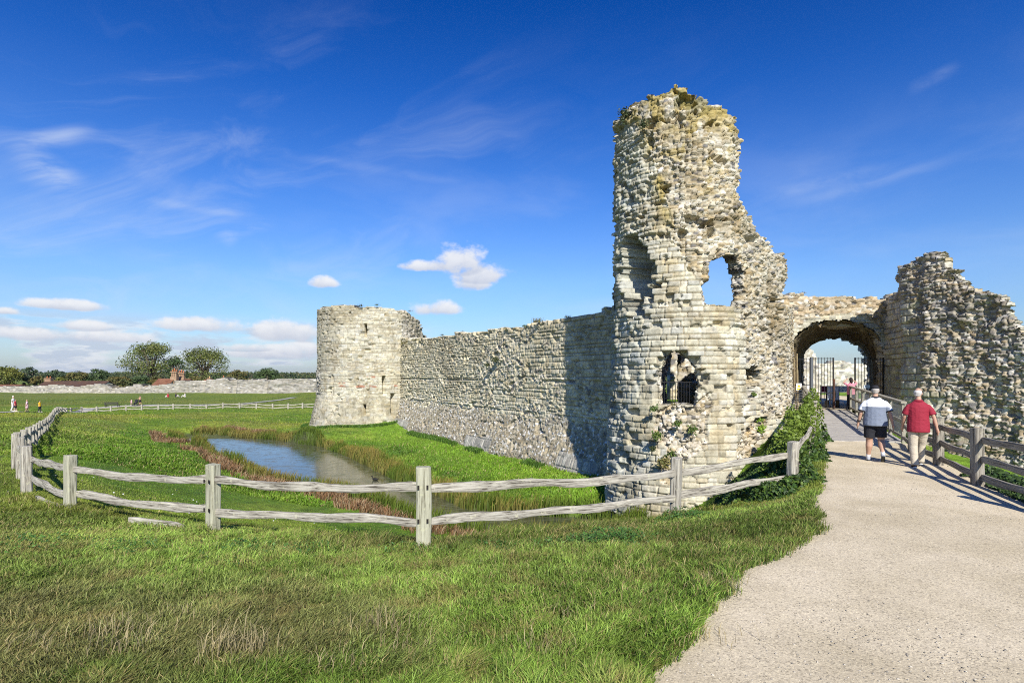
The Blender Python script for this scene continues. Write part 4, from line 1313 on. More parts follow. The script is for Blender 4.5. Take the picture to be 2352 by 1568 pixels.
# broad leaved weeds in the verge near the fence
wx_ = []; wy_ = []; wz_ = []; ws_ = []
for (px, py, n, r, hh) in [(1400, 1240, 900, .34, .22), (1330, 1215, 300, .25, .14), (1560, 1200, 380, .22, .22), (1590, 1230, 220, .18, .14), (1120, 1275, 200, .25, .1), (1430, 1195, 200, .2, .2), (720, 1260, 200, .3, .12), (560, 1250, 240, .3, .14), (300, 1225, 240, .35, .12), (1250, 1290, 200, .3, .09), (120, 1240, 220, .35, .16), (20, 1190, 200, .3, .16), (900, 1240, 160, .3, .1)]:
    Yc = 7.6 if px < 1500 else 9.3
    Yc = {162: 9.5}.get(px, Yc)
    x0 = (px - HX) / F * Yc
    a_ = rg.normal(0, r, n); b_ = rg.normal(0, r * .8, n)
    wx_.append(x0 + a_); wy_.append(Yc + b_); wz_.append(hh * rg.random(n) * np.exp(-(a_ ** 2 + b_ ** 2) / (2 * r * r) * .7)); ws_.append(.02 + .03 * rg.random(n))
X = np.concatenate(wx_); Y = np.concatenate(wy_); Zh = np.concatenate(wz_); S_ = np.concatenate(ws_); n = len(X)
tag(link('weeds', leaves('weeds', np.stack([X, Y, T(X, Y) + .03 + Zh], -1), np.tile([0, -.3, 1.], (n, 1)), S_, leaf_cols(rg, n, [(.07, .16, .03), (.05, .12, .025), (.09, .19, .035)]), rg, .6), M_LEAF), 'broad leaved green weeds in the turf along the fence', 'weeds', kind='stuff')

n = 60000
X, Y = spread(rg, n, 3.3, 12, 1.5)
pn = fbm(X * .9, Y * .9, 161, 3) + .22 * sstep(1.6, .2, seg_dist(FENCE_LINE[:6], X, Y, closed=False))
ok = (pn > .60) & ~inpoly(PATH_POLY, X, Y) & (X < 4.6) & (seg_dist(FENCE_LINE[:6], X, Y, closed=False) < 1.8) & (Y < 10.4) & (rg.random(n) < sstep(.60, .72, pn))
X, Y = X[ok], Y[ok]; n = len(X)
P = np.stack([X, Y, T(X, Y) + .025 + .05 * rg.random(n)], -1)
tag(link('clover', leaves('clover', P, np.tile([0, -.1, 1.], (n, 1)), .014 + .022 * rg.random(n), leaf_cols(rg, n, [(.085, .18, .03), (.06, .14, .03), (.13, .22, .04)]), rg, .9), M_LEAF), 'clover and low broad leaved weeds in the near turf', 'clover', kind='stuff')
n = 34
cx0, cy0 = on_slope = (rg.normal(-9.5, 2.2, n), rg.normal(15.5, 2.2, n))
P = np.stack([cx0, cy0, T(cx0, cy0) + .10], -1)
tag(link('daisies', leaves('daisies', P, np.tile([0, -.5, 1.], (n, 1)), np.full(n, .04), np.tile([.75, .75, .72], (n, 1)), rg, 1.0), M_LEAF), 'white daisies dotted over the slope behind the fence', 'flowers', kind='stuff')

# small plants rooted in the masonry
def wall_plant(px, py, Y, r, n, pal, label, up=.6, spiky=False, zr=1.0):
    x, y, z = W(px, py, Y)
    r = r * .5; P = rg.normal(0, 1, (n, 3)) * np.array([r, r * .45, r * zr * .8])
    o_loc = Vector((x, y, z))
    if spiky:
        H = r * 1.3 * (.4 + rg.random(n) ** 2); Xs = rg.normal(0, r * .8, n); Ys = rg.normal(0, r * .3, n)
        c = leaf_cols(rg, n, pal)
        me = blades('wall_plant', Xs, Ys, np.zeros(n), H, np.full(n, .02), c, c * 1.2, rg, lean=.7, wind=(0, 0))
    else:
        me = leaves('wall_plant', P, np.tile([0, -.7, .6], (n, 1)), (.04 + .04 * rg.random(n)) * (1 + Y / 60), leaf_cols(rg, n, pal), rg)
    o = link('weed_tuft' if spiky else 'leafy_plant', me, M_LEAF, None, Matrix.Translation(o_loc))  # leafy ones are small wall plants built of loose leaves
    tag(o, label, 'plant', 'plants rooted in the ruined masonry')


GRN = [(.09, .15, .03), (.13, .17, .035), (.07, .11, .03)]; DRK = [(.05, .075, .03), (.08, .09, .035)]; STR = [(.30, .24, .10), (.20, .18, .06), (.13, .14, .04)]; LIM = [(.22, .34, .03), (.17, .28, .03)]
for a_ in [(1438, 262, 21.6, .28, 260, DRK, 'dark grey bush on the left shoulder of the tall tower'),
           (1478, 285, 20.6, .20, 120, DRK, 'small dark plant below the left shoulder of the tall tower'),
           (1628, 262, 20.9, .18, 110, DRK, 'small dark plant high on the right side of the tower crest'),
           (1508, 1000, 20.0, .16, 150, GRN, 'green plant low on the tower left of the flint patch'),
           (1525, 1060, 19.9, .22, 200, STR, 'yellowish weeds low on the tower face'),
           (1542, 1042, 19.85, .14, 90, GRN, 'small green plant beside the yellowish tower weeds'),
           (1556, 972, 19.85, .12, 90, GRN, 'small green plant under the barred window'),
           (1590, 985, 19.8, .15, 110, GRN, 'green plant on the flint patch right of centre'),
           (1503, 938, 20.1, .12, 90, GRN, 'little plant at the left end of the window sill'),
           (1500, 1030, 20.0, .10, 60, DRK, 'tiny dark plant on the tower above the fence'),
           (1742, 960, 21.5, .16, 160, LIM, 'bright yellow green creeper top on the tower right side'),
           (1748, 985, 21.5, .15, 160, LIM, 'bright yellow green creeper foot on the tower right side'),
           (1732, 905, 21.6, .10, 60, GRN, 'tiny green plant below the narrow slit'),
           (1137, 825, 36.2, .24, 120, DRK, 'dark plant hanging on the middle of the curtain wall'),
           (1120, 838, 36.8, .14, 60, DRK, 'small plant left of the hanging wall plant'),
           (1040, 975, 41.6, .0, 0, GRN, '')]:
    if a_[4]: wall_plant(*a_)
for a_ in [(1235, 740, 32.0, .42, 130, STR, 'tall straw coloured tuft on the curtain wall top'), (1205, 750, 33.4, .22, 60, GRN, 'low green tuft on the curtain wall top'), (1305, 729, 29.4, .22, 40, DRK, 'thin dark weed on the wall top by the shadow edge'),
           (1160, 755, 35.4, .2, 50, STR, 'low dry tuft on the wall top left of the tall one'), (1015, 770, 43.2, .18, 30, DRK, 'sparse weeds on the far end of the wall top'), (1062, 762, 40.2, .2, 26, STR, 'dry stalks on the wall top near the corner tower'),
           (828, 704, 52.2, .42, 70, DRK, 'dark tuft on the rim of the corner tower'), (866, 701, 52.4, .3, 50, GRN, 'green tuft on the rim of the corner tower'), (942, 715, 54.2, .3, 40, STR, 'dry tuft on the broken edge of the corner tower'),
           (925, 790, 50.6, .5, 90, STR, 'brown tuft where the wall meets the corner tower'), (955, 782, 48.6, .4, 70, STR, 'straw tuft on the wall top beside the tower'), (1845, 673, 29.3, .16, 20, STR, 'thin dry stalks on top of the gate arch'), (2188, 640, 24.4, .2, 40, STR, 'dry tuft on the shoulder of the right hand ruin'),
           (1548, 880 + 50, 19.95, .14, 50, STR, 'dry tuft on the sill of the barred window'), (1655, 703, 20.6, .1, 24, STR, 'dry stalks on the sill of the sky window')]:
    wall_plant(*a_, spiky=True)
# nettles and long growth at the foot of curtain wall and corner tower
n = 9000
s_ = rg.uniform(2, 34, n); off = 1.0 + rg.random(n) * .5
X = CW0[0] + CWd[0] * s_ + CWn[0] * off; Y = CW0[1] + CWd[1] * s_ + CWn[1] * off
ok = fbm(s_ * .45, s_ * 0 + 3, 131, 3) > .58
X, Y = X[ok], Y[ok]
a_ = rg.uniform(-1.5, 1.2, 3000); rr_ = KR + .95 + .5 * rg.random(3000)
X = np.r_[X, KC[0] + np.sin(a_) * rr_]; Y = np.r_[Y, KC[1] - np.cos(a_) * rr_]; n = len(X)
c = leaf_cols(rg, n, [(.11, .21, .03), (.08, .16, .028)])
tag(link('nettles', blades('nettles', X, Y, T(X, Y), .10 + .22 * rg.random(n), np.full(n, .05), c, c, rg, lean=.6), M_GRASS), 'dark green nettles along the foot of the castle walls', 'nettles', kind='stuff')

n = 26000
X = rg.uniform(-1100, 500, n); Y = rg.choice([700., 820., 960.], n) + rg.normal(0, 14, n)
hw = (4.5 + 7 * fbm(X * .018, Y * .01, 171, 4)) * rg.random(n) ** .6
P = np.stack([X, Y, T(X, Y) + hw], -1)
tag(link('distant_woods', leaves('distant_woods', P, np.tile([0, -.6, .6], (n, 1)), 2.2 + 2.2 * rg.random(n), leaf_cols(rg, n, [(.05, .075, .03), (.07, .09, .035), (.10, .10, .04)]), rg), M_TREE), 'far off belt of woodland beyond the village', 'woods', kind='stuff')
# ------------------------------------------------------------------ timber fences
rnd = random.Random(4)


def timber(p0, p1, wy, wz, seed, n=16, wob=.02, taper=.0, cut=None):
    """rough cleft timber mesh along local X, with the matrix that lays it from p0 to p1"""
    p0 = Vector(p0); p1 = Vector(p1); L = (p1 - p0).length
    r = random.Random(seed)
    ph = [r.uniform(0, 9) for _ in range(6)]
    sag = r.uniform(-.012, .03)
    prof = [(-.5, -.36), (-.36, -.5), (.36, -.5), (.5, -.36), (.5, .36), (.36, .5), (-.36, .5), (-.5, .36)]
    rings = []
    for i in range(n + 1):
        t = i / n; x = L * t
        oy = wob * (math.sin(x * 1.7 + ph[0]) + .5 * math.sin(x * 4.1 + ph[1]))
        oz = wob * (math.sin(x * 1.5 + ph[2]) + .6 * math.sin(x * 3.7 + ph[3])) - sag * 4 * t * (1 - t)
        th = 1 + wob * 5 * math.sin(x * 2.9 + ph[4]) + wob * 3 * math.sin(x * 7.3 + ph[5])
        if taper:
            e = min(t, 1 - t) * L
            th *= 1 - taper * max(0, 1 - e / .16)
        rings.append([(x, oy + a * wy * th * (1 + wob * 4 * (r.random() - .5)), oz + b * wz * th * (1 + wob * 5 * (r.random() - .5))) for a, b in prof])
    m = MB(); m.loft(rings)
    d = (p1 - p0).normalized()
    up = Vector((0, 0, 1)) if abs(d.z) < .9 else Vector((0, 1, 0))
    yv = up.cross(d).normalized(); zv = d.cross(yv)
    M = Matrix((d, yv, zv)).transposed().to_4x4(); M.translation = p0
    return m, M


M_BLK0 = plain('mortise_shade', (.015, .012, .01), bump=0)  # black blocks on the posts stand in for shaded holes


def add_post(parent, x, y, z0, top, w1, w2, ang, seed, mat, mort=None):
    m, M = timber((x, y, z0), (x, y, top), w2, w1, seed, n=9, wob=.004)
    # weathered, slightly uneven head
    for k in range(-8, 0): m.v[k] = m.v[k] + Vector((rnd.uniform(-.012, .008), 0, 0))
    ca, sa = math.cos(ang), math.sin(ang)
    R = Matrix.Translation((x, y, z0)) @ Matrix.Rotation(ang, 4, 'Z') @ Matrix.Rotation(rnd.uniform(-.02, .02), 4, 'X') @ Matrix.Rotation(-math.pi / 2, 4, 'Y')
    o = m.build('post', mat, parent, R, bevel=.006)
    if mort:
        H_ = top - z0
        RR = Matrix.Translation((x, y, z0)) @ Matrix.Rotation(ang, 4, 'Z') @ Matrix.Rotation(-math.pi / 2, 4, 'Y') @ Matrix.Scale(-1, 4, (0, 1, 0))
        for dz in mort:
            for sx_ in (-.3, .3):
                b = MB(); b.box(H_ - dz - .035, H_ - dz + .02, w1 * .5 - .004, w1 * .5 + .004, sx_ * w1 - .014, sx_ * w1 + .014)
                me_ = b.build('mortise_shade_block', M_BLK0, None, RR); me_.parent = o; me_.matrix_basis = o.matrix_basis.inverted() @ Matrix.Translation(-Vector(parent.location)) @ RR
    return o


fence = empty('post_and_rail_fence', (-1.2, 7.7, -.3), 'grey weathered post and rail fence curving round the moat to the far meadow', 'fence')
near = [(1821, 1012, 11.5), (1551, 1052, 10.4), (972, 1075, 7.7), (488, 1063, 9.04), (162, 1046, 10.57)]
posts = [W(*p) for p in near]
ctrl = [W(*p) for p in LEFT_RUN]
# walk the left run at about 3.1 m spacing
cd = [0]
for a, b in zip(ctrl[:-1], ctrl[1:]): cd.append(cd[-1] + math.dist(a[:2], b[:2]))
Lr_ = cd[-1]; k_ = int(round(Lr_ / 2.9))
for i in range(k_ + 1):
    d = Lr_ * i / k_
    posts.append(tuple(np.interp(d, cd, [c_[q] for c_ in ctrl]) for q in range(3)))
posts += [W(*p) for p in FAR_RUN]
for i, (x, y, zt) in enumerate(posts):
    h = 1.1 if y < 15 else post_h(y)
    q0 = posts[max(i - 1, 0)]; q1 = posts[min(i + 1, len(posts) - 1)]
    ang = math.atan2(q1[1] - q0[1], q1[0] - q0[0])
    if i == 2: ang = .12
    if i == 3: ang = -.5
    if i == 1: ang += .5
    zb = min(Ts(x, y), zt - .6) - .25
    w_ = .20 if i < 5 else .235
    add_post(fence, x, y, zb, zt + rnd.uniform(-.02, .02), w_, w_ * .86, ang, 100 + i, M_WOOD_OLD if i in (2, 3, 4) else M_WOOD, mort=(.25, .70) if 1 <= i <= 5 else None)
    if i + 1 < len(posts):
        x2, y2, zt2 = posts[i + 1]
        for j, dz in enumerate((.285, .74)):
            if y > 60: dz *= .82
            e0 = dz + rnd.uniform(-.02, .02); e1 = dz + rnd.uniform(-.02, .02)
            off = .035 * (1 if i % 2 else -1)
            nx, ny = -math.sin(ang) * off, math.cos(ang) * off
            m, M = timber((x + nx, y + ny, zt - e0), (x2 + nx, y2 + ny, zt2 - e1), .055, .115 + .025 * rnd.random(), 300 + i * 3 + j, n=34 if y < 20 else 18, wob=.024 if y < 60 else .03, taper=.35)
            m.build('rail', M_WOOD, fence, M, smooth=False)
# short stretch from the ivy post up to the bridge end
x0, y0, z0 = posts[0]
for j, dz in enumerate((.285, .74)):
    m, M = timber((x0, y0, z0 - dz), (7.72, 14.6, .92 - dz + .1), .055, .12, 700 + j, n=18, wob=.016, taper=.3); m.build('rail', M_WOOD, fence, M)
add_post(fence, 7.75, 14.7, -.3, 1.0, .17, .15, .9, 711, M_WOOD)
# fallen lowest rails lying in the grass
for (a, b) in (((85, 1133, 11.3), (142, 1168, 10.6)), ((295, 1208, 9.3), (420, 1214, 8.95))):
    p = Vector(W(*a)); q = Vector(W(*b)); p.z = Ts(p.x, p.y) + .14; q.z = Ts(q.x, q.y) + .11
    m, M = timber(p, q, .05, .11, 720 + int(a[0]), n=12, wob=.012, taper=.3)
    o = m.build('fallen_rail', M_WOOD, None, M)
    tag(o, 'short fallen rail in the grass beside the far left post' if a[0] < 100 else 'fallen rail half sunk in the grass between the two left posts', 'rail', 'fallen rails in the grass')

rf = empty('path_fence', (8.6, 10.5, 0), 'brown three rail fence between the gravel path and the right hand ruin', 'fence')
rp = [(10.75, 15.3), (9.70, 12.95), (8.66, 10.55), (7.86, 8.1), (7.7, 5.6)]
ends = [(11.75, 17.1)] + rp
for i, (x, y) in enumerate(rp):
    add_post(rf, x, y, -.5, 1.08 if i else 1.02, .19, .17, math.atan2(2.4, 1.05) + .35, 800 + i, M_WOOD_DARK)
for i in range(len(ends) - 1):
    (x, y), (x2, y2) = ends[i], ends[i + 1]
    for j, zr in enumerate((.86, .52, .19)):
        m, M = timber((x + .03, y, zr + rnd.uniform(-.02, .02)), (x2 + .03, y2, zr + rnd.uniform(-.02, .02)), .06, .12, 830 + i * 4 + j, n=18, wob=.012, taper=.25)
        m.build('rail', M_WOOD_DARK, rf, M)

# ------------------------------------------------------------------ footbridge
br = empty('footbridge', (12.5, 22, 0), 'timber footbridge with grey boards and handrails leading to the gate arch', 'bridge')
M_BOARD = wood_mat('deck_boards', (.22, .20, .18), (.36, .335, .30), (.46, .43, .385))
qa, qb, qc, qd = Vector((9.62, 17.75, 0)), Vector((11.98, 17.35, 0)), Vector((17.05, 28.85, .27)), Vector((14.6, 28.85, .27))
m = MB(); nb_ = 58
for i in range(nb_):
    t0 = i / nb_; t1 = (i + .91) / nb_
    a0 = qa.lerp(qd, t0); b0 = qb.lerp(qc, t0); a1 = qa.lerp(qd, t1); b1 = qb.lerp(qc, t1)
    dz = Vector((0, 0, .035 + rnd.uniform(-.004, .004))); dn = Vector((0, 0, -.03))
    m.loft([[a0 + dn, b0 + dn, b0 + dz, a0 + dz], [a1 + dn, b1 + dn, b1 + dz, a1 + dz]])
m.build('deck', M_BOARD, br)
m = MB()
for s0, s1 in ((qa, qd), (qb, qc)):
    o_ = Vector((.06, -.03, 0)) * (1 if s0 is qa else -1)
    m.loft([[s0 + o_ + Vector(v) for v in ((-.05, 0, -.35), (.05, 0, -.35), (.05, 0, -.045), (-.05, 0, -.045))], [s1 + o_ + Vector(v) for v in ((-.05, 0, -.35), (.05, 0, -.35), (.05, 0, -.045), (-.05, 0, -.045))]])
m.build('beam', M_WOOD_DARK, br)
M_BR = wood_mat('bridge_timber', (.17, .15, .11), (.30, .275, .215), (.42, .39, .31))


def side_rail(p, q, n, hh=1.17, mesh_on=True):
    p = Vector(p); q = Vector(q); d = (q - p); d.z = 0; yaw = math.atan2(d.y, d.x)
    for i in range(n + 1):
        c = p.lerp(q, i / n)
        m, M = timber((c.x, c.y, c.z - .25), (c.x, c.y, c.z + hh - .03), .10, .13, 900 + i, n=4, wob=.001)
        m.build('post', M_BR, br, Matrix.Translation((c.x, c.y, c.z - .25)) @ Matrix.Rotation(yaw, 4, 'Z') @ Matrix.Rotation(-math.pi / 2, 4, 'Y'))
    L = (q - p).length
    def beam(name, z, wy, wz, mat=M_BR, e0=-.12, e1=.12):
        u = (q - p).normalized()
        a = p + u * e0 + Vector((0, 0, z)); b = q + u * e1 + Vector((0, 0, z))
        m, M = timber(a, b, wy, wz, int(z * 1000), n=10, wob=.002); m.build(name, mat, br, M)
    beam('handrail', hh + .03, .15, .07)
    beam('rail', .62, .05, .09); beam('rail', .14, .05, .09)
    if mesh_on:
        g = MB(); u = (q - p).normalized(); k = int(L / .11)
        for i in range(k + 1):
            c = p + u * (L * i / k); g.tube([c + Vector((0, 0, .16)), c + Vector((0, 0, hh - .02))], .0035, 4, cap=False)
        for i in range(10):
            z = .16 + (hh - .2) * i / 9; g.tube([p + Vector((0, 0, z)), q + Vector((0, 0, z))], .0035, 4, cap=False)
        g.build('wire_infill', M_STEEL, br)


side_rail((11.95, 17.38, .03), (16.85, 28.3, .3), 6)
side_rail((9.5, 17.85, .03), (14.45, 28.2, .3), 6)

# forecourt inside the gate
xs_ = np.linspace(13.4, 22, 18); ys_ = np.linspace(28.86, 50, 40)
fx_, fy_ = np.meshgrid(xs_, ys_, indexing='ij'); fx_ = fx_ + (fy_ - 28.86) * .3 * sstep(30, 34, fy_)
idx = np.arange(fx_.size).reshape(fx_.shape)
Fq = np.stack([idx[:-1, :-1], idx[1:, :-1], idx[1:, 1:], idx[:-1, 1:]], -1).reshape(-1, 4)
tag(link('pavement', fastmesh('pavement', np.stack([fx_, fy_, np.maximum(T(fx_, fy_), .27) + .03], -1).reshape(-1, 3), Fq, smooth=True), M_GRAVEL), 'pale trodden ground through the gate passage', kind='structure')

# ------------------------------------------------------------------ iron gates
GY_ = 29.0
def gx(px, Y=GY_): return (px - HX) / F * Y
def gz(py, Y=GY_): return ZC - (py - HY) / F * Y


def iron(parts_parent, x0, x1, z0, z1, n, Y=GY_, rb=.014, frame=.028, mid=()):
    f = MB()
    for z in (z0, z1, *mid): f.box(x0, x1, Y - frame * .5, Y + frame * .5, z - frame * .6, z + frame * .6)
    for x in (x0, x1): f.box(x - frame, x + frame, Y - frame, Y + frame, z0 - .05, z1 + .04)
    f.build('frame', M_IRON, parts_parent)
    for i in range(1, n):
        x = x0 + (x1 - x0) * i / n
        b = MB(); b.tube([(x, Y, z0), (x, Y, z1 + .06)], rb, 6)
        b.build('bar', M_IRON, parts_parent)


M_RUST = plain('rusty_iron', (.11, .045, .025), c2=(.04, .03, .028), rough=.8, nscale=8)
g1 = empty('iron_gate', (gx(1889), GY_, .3), 'open black barred gate leaf left of the passage with rusty edge', 'gate', 'iron gates under the arch')
iron(g1, gx(1866), gx(1914), gz(936), gz(823), 7, mid=(gz(902),))
b = MB(); b.box(gx(1914) - .04, gx(1914) + .04, GY_ - .09, GY_ - .03, gz(938), gz(870)); b.build('rusty_stile', M_RUST, g1)
g2 = empty('iron_gate', (gx(1996), GY_, .3), 'black barred gate on the right side of the passage by the ruin', 'gate', 'iron gates under the arch')
iron(g2, gx(1964), gx(2029), gz(936), gz(823), 9, mid=(gz(904),))
g3 = empty('iron_railing', (gx(1836), GY_, .3), 'black barred side panel between the tower and the left gate leaf', 'railing')
iron(g3, gx(1806), gx(1861), gz(936), gz(825), 7, mid=(gz(884), gz(902)))
b = MB(); b.box(gx(1861), gx(1866), GY_ - .05, GY_ + .05, .2, gz(820)); b.build('post', plain('grey_post', (.10, .11, .12)), g3)
M_POLE = plain('sunlit_yellow_pole', (.30, .24, .12), c2=(.20, .14, .08))  # yellow cast of sunlight on galvanised poles put into the colour
for px in (1821, 1828):
    b = MB(); b.tube([(gx(px), GY_ - .12, .0), (gx(px), GY_ - .12, gz(812 if px > 1825 else 822))], .03, 8); b.build('pole', M_POLE, g3, smooth=True)
# mesh barrier and warning sign
mbp = empty('mesh_barrier', (gx(1826, 28), 28.0, .1), 'grey wire mesh panel on dark rails at the left bridge end', 'barrier')
f = MB()
for px in np.linspace(1804, 1851, 14): f.tube([(gx(px, 28), 28, gz(932, 28)), (gx(px, 28), 28, gz(887, 28))], .006, 4)
for py in np.linspace(887, 932, 13): f.tube([(gx(1803, 28), 28, gz(py, 28)), (gx(1852, 28), 28, gz(py, 28))], .006, 4)
f.build('wire_mesh', M_STEEL, mbp)
for py in (903, 918, 933):
    f = MB(); f.tube([(gx(1788, 28), 28.05, gz(py, 28)), (gx(1858, 28), 28.05, gz(py, 28))], .02, 6); f.build('rail', M_IRON, mbp)
M_WHITE = plain('white_panel', (.75, .75, .73), rough=.5, bump=0, amount=.05)
M_YEL = plain('yellow_print', (.75, .48, .02), rough=.5, bump=0, amount=.05)
M_BLK = plain('black_print', (.02, .02, .02), rough=.5, bump=0)
sg = empty('warning_sign', (gx(1835, 27.9), 27.9, gz(888, 27.9)), 'small white warning sign with yellow triangle hung on the mesh barrier', 'sign')
xc, zc_ = gx(1835, 27.9), gz(888, 27.9)
b = MB(); b.box(xc - .13, xc + .13, 27.9, 27.915, zc_ - .18, zc_ + .17); b.build('board', M_WHITE, sg)
b = MB(); b.prism([(xc - .085, zc_ - .02), (xc + .085, zc_ - .02), (xc, zc_ + .13)], Matrix.Translation((0, 27.894, 0)), .006); b.build('triangle', M_YEL, sg)
b = MB(); b.box(xc - .008, xc + .008, 27.890, 27.894, zc_ + .03, zc_ + .09); b.box(xc - .009, xc + .009, 27.890, 27.894, zc_ + .0, zc_ + .016); b.build('exclamation_mark', M_BLK, sg)
b = MB(); b.box(xc - .1, xc + .1, 27.894, 27.9, zc_ - .15, zc_ - .07); b.build('yellow_text_panel', M_YEL, sg)

# information boards behind the gate
M_BLUEW = plain('poster_pale_blue', (.42, .50, .60), c2=(.55, .58, .62), rough=.5, bump=0, nscale=6)
M_RED = plain('red_banner', (.50, .02, .04), rough=.6, bump=0)
M_MAG = plain('dark_red_banner', (.28, .01, .05), rough=.6, bump=0)
ib = empty('information_board', (gx(1913, 31), 31, .3), 'framed pale blue poster stand behind the left gate leaf', 'sign')
x0, x1, z0, z1 = gx(1900, 31), gx(1926, 31), gz(918, 31), gz(888, 31)
b = MB(); b.box(x0 - .05, x1 + .05, 31.0, 31.05, z0 - .05, z1 + .05); b.build('frame', M_BLK, ib)
b = MB(); b.box(x0, x1, 30.985, 31.0, z0, z1); b.build('poster', M_BLUEW, ib)
b = MB()
for k in range(5): b.box(x0 + .04, x0 + .22, 30.98, 30.985, z1 - .12 - k * .07, z1 - .09 - k * .07)
b.build('printed_lines', M_WHITE, ib)
b = MB(); b.box(x0 + .34, x0 + .46, 30.98, 30.985, z0 + .12, z0 + .42); b.ell((x0 + .4, 30.984, z0 + .48), .045, .004, .05); b.build('printed_picture', plain('print_olive', (.22, .2, .08)), ib)
b = MB()
for x in (x0, x1 - .05): b.box(x, x + .05, 30.9, 31.2, .28, z0 - .05)
b.build('leg', M_BLK, ib)
bn = empty('banner_barrier', (gx(1925, 37), 37, .3), 'long red and white banner barrier standing inside the gate', 'banner')
for nm, a, c_, mt in (('red_panel', 1886, 1916.5, M_MAG), ('white_panel', 1917, 1957, M_WHITE), ('red_panel', 1957.5, 1968, M_RED)):
    b = MB(); b.box(gx(a, 37), gx(c_, 37), 37, 37.04, gz(900.5, 37), gz(886, 37)); b.build(nm, mt, bn)
for px in (1887, 1917, 1957):
    b = MB(); b.box(gx(px, 37) - .03, gx(px, 37) + .03, 37.05, 37.1, .27, gz(884, 37)); b.build('post', M_IRON, bn)
ds = empty('direction_sign', (gx(1991, 30.5), 30.5, .3), 'small pale blue notice on a post in front of the right gate', 'sign')
b = MB(); b.box(gx(1984, 28.4), gx(1998, 28.4), 28.4, 28.43, gz(891, 28.4), gz(884, 28.4)); b.build('board', M_BLUEW, ds)
b = MB(); b.tube([(gx(1991, 28.4), 28.44, .25), (gx(1991, 28.4), 28.44, gz(886, 28.4))], .025, 6); b.build('post', M_IRON, ds)

# ------------------------------------------------------------------ people
SKIN = (.46, .28, .195)
def cloth(name, c, **k): return plain(name, c, rough=.85, amount=.12, nscale=12, bump=.25, **k)


def soft(o, vox, smooth=4):
    m = o.modifiers.new('Remesh', 'REMESH'); m.mode = 'VOXEL'; m.voxel_size = vox; m.use_smooth_shade = True
    s_ = o.modifiers.new('Smooth', 'SMOOTH'); s_.factor = .5; s_.iterations = smooth
    return o


def torso(m, rows):
    m.loft([[(cx + rx * math.cos(2 * math.pi * k / 16), cy + ry * math.sin(2 * math.pi * k / 16), z) for k in range(16)] for (z, cx, cy, rx, ry) in rows])


def hand(m, wrist, d, side, curl=.4, s=1.0, back=-1):
    """palm plus five separate bent fingers; d is the forearm direction, side -1 left / +1 right, the thumb points forward"""
    w_ = Vector(wrist); d = Vector(d).normalized(); fwd = Vector((0, 1, 0)); fwd = (fwd - d * fwd.dot(d)).normalized(); inn = d.cross(fwd) * (1)
    if inn.x * side > 0: inn = -inn
    m.tube([w_ - d * .02, w_ + d * .03 * s, w_ + d * .085 * s], [.024 * s, .030 * s, .034 * s], 8, sx=1)
    m.ell(tuple(w_ + d * .05 * s), .022 * s, .040 * s, .048 * s, 10, 6)
    for k, (off, L) in enumerate(((.030, .068), (.011, .077), (-.009, .072), (-.028, .056))):
        b = w_ + d * .082 * s + fwd * off * s
        p1 = b + d * L * .5 * s + inn * .012 * curl * s; p2 = p1 + (d * (1 - curl * .5) + inn * curl).normalized() * L * .42 * s; p3 = p2 + (d * (1 - curl) + inn * curl * 1.3).normalized() * L * .28 * s
        m.tube([b - d * .02 * s, p1, p2, p3], [.0105 * s, .0098 * s, .0088 * s, .007 * s], 7)
    tb = w_ + d * .02 * s + fwd * .026 * s
    m.tube([tb, tb + (d * .6 + fwd * .8) * .035 * s, tb + (d * .9 + fwd * .5) * .068 * s + inn * .01 * s], [.013 * s, .011 * s, .009 * s], 7)


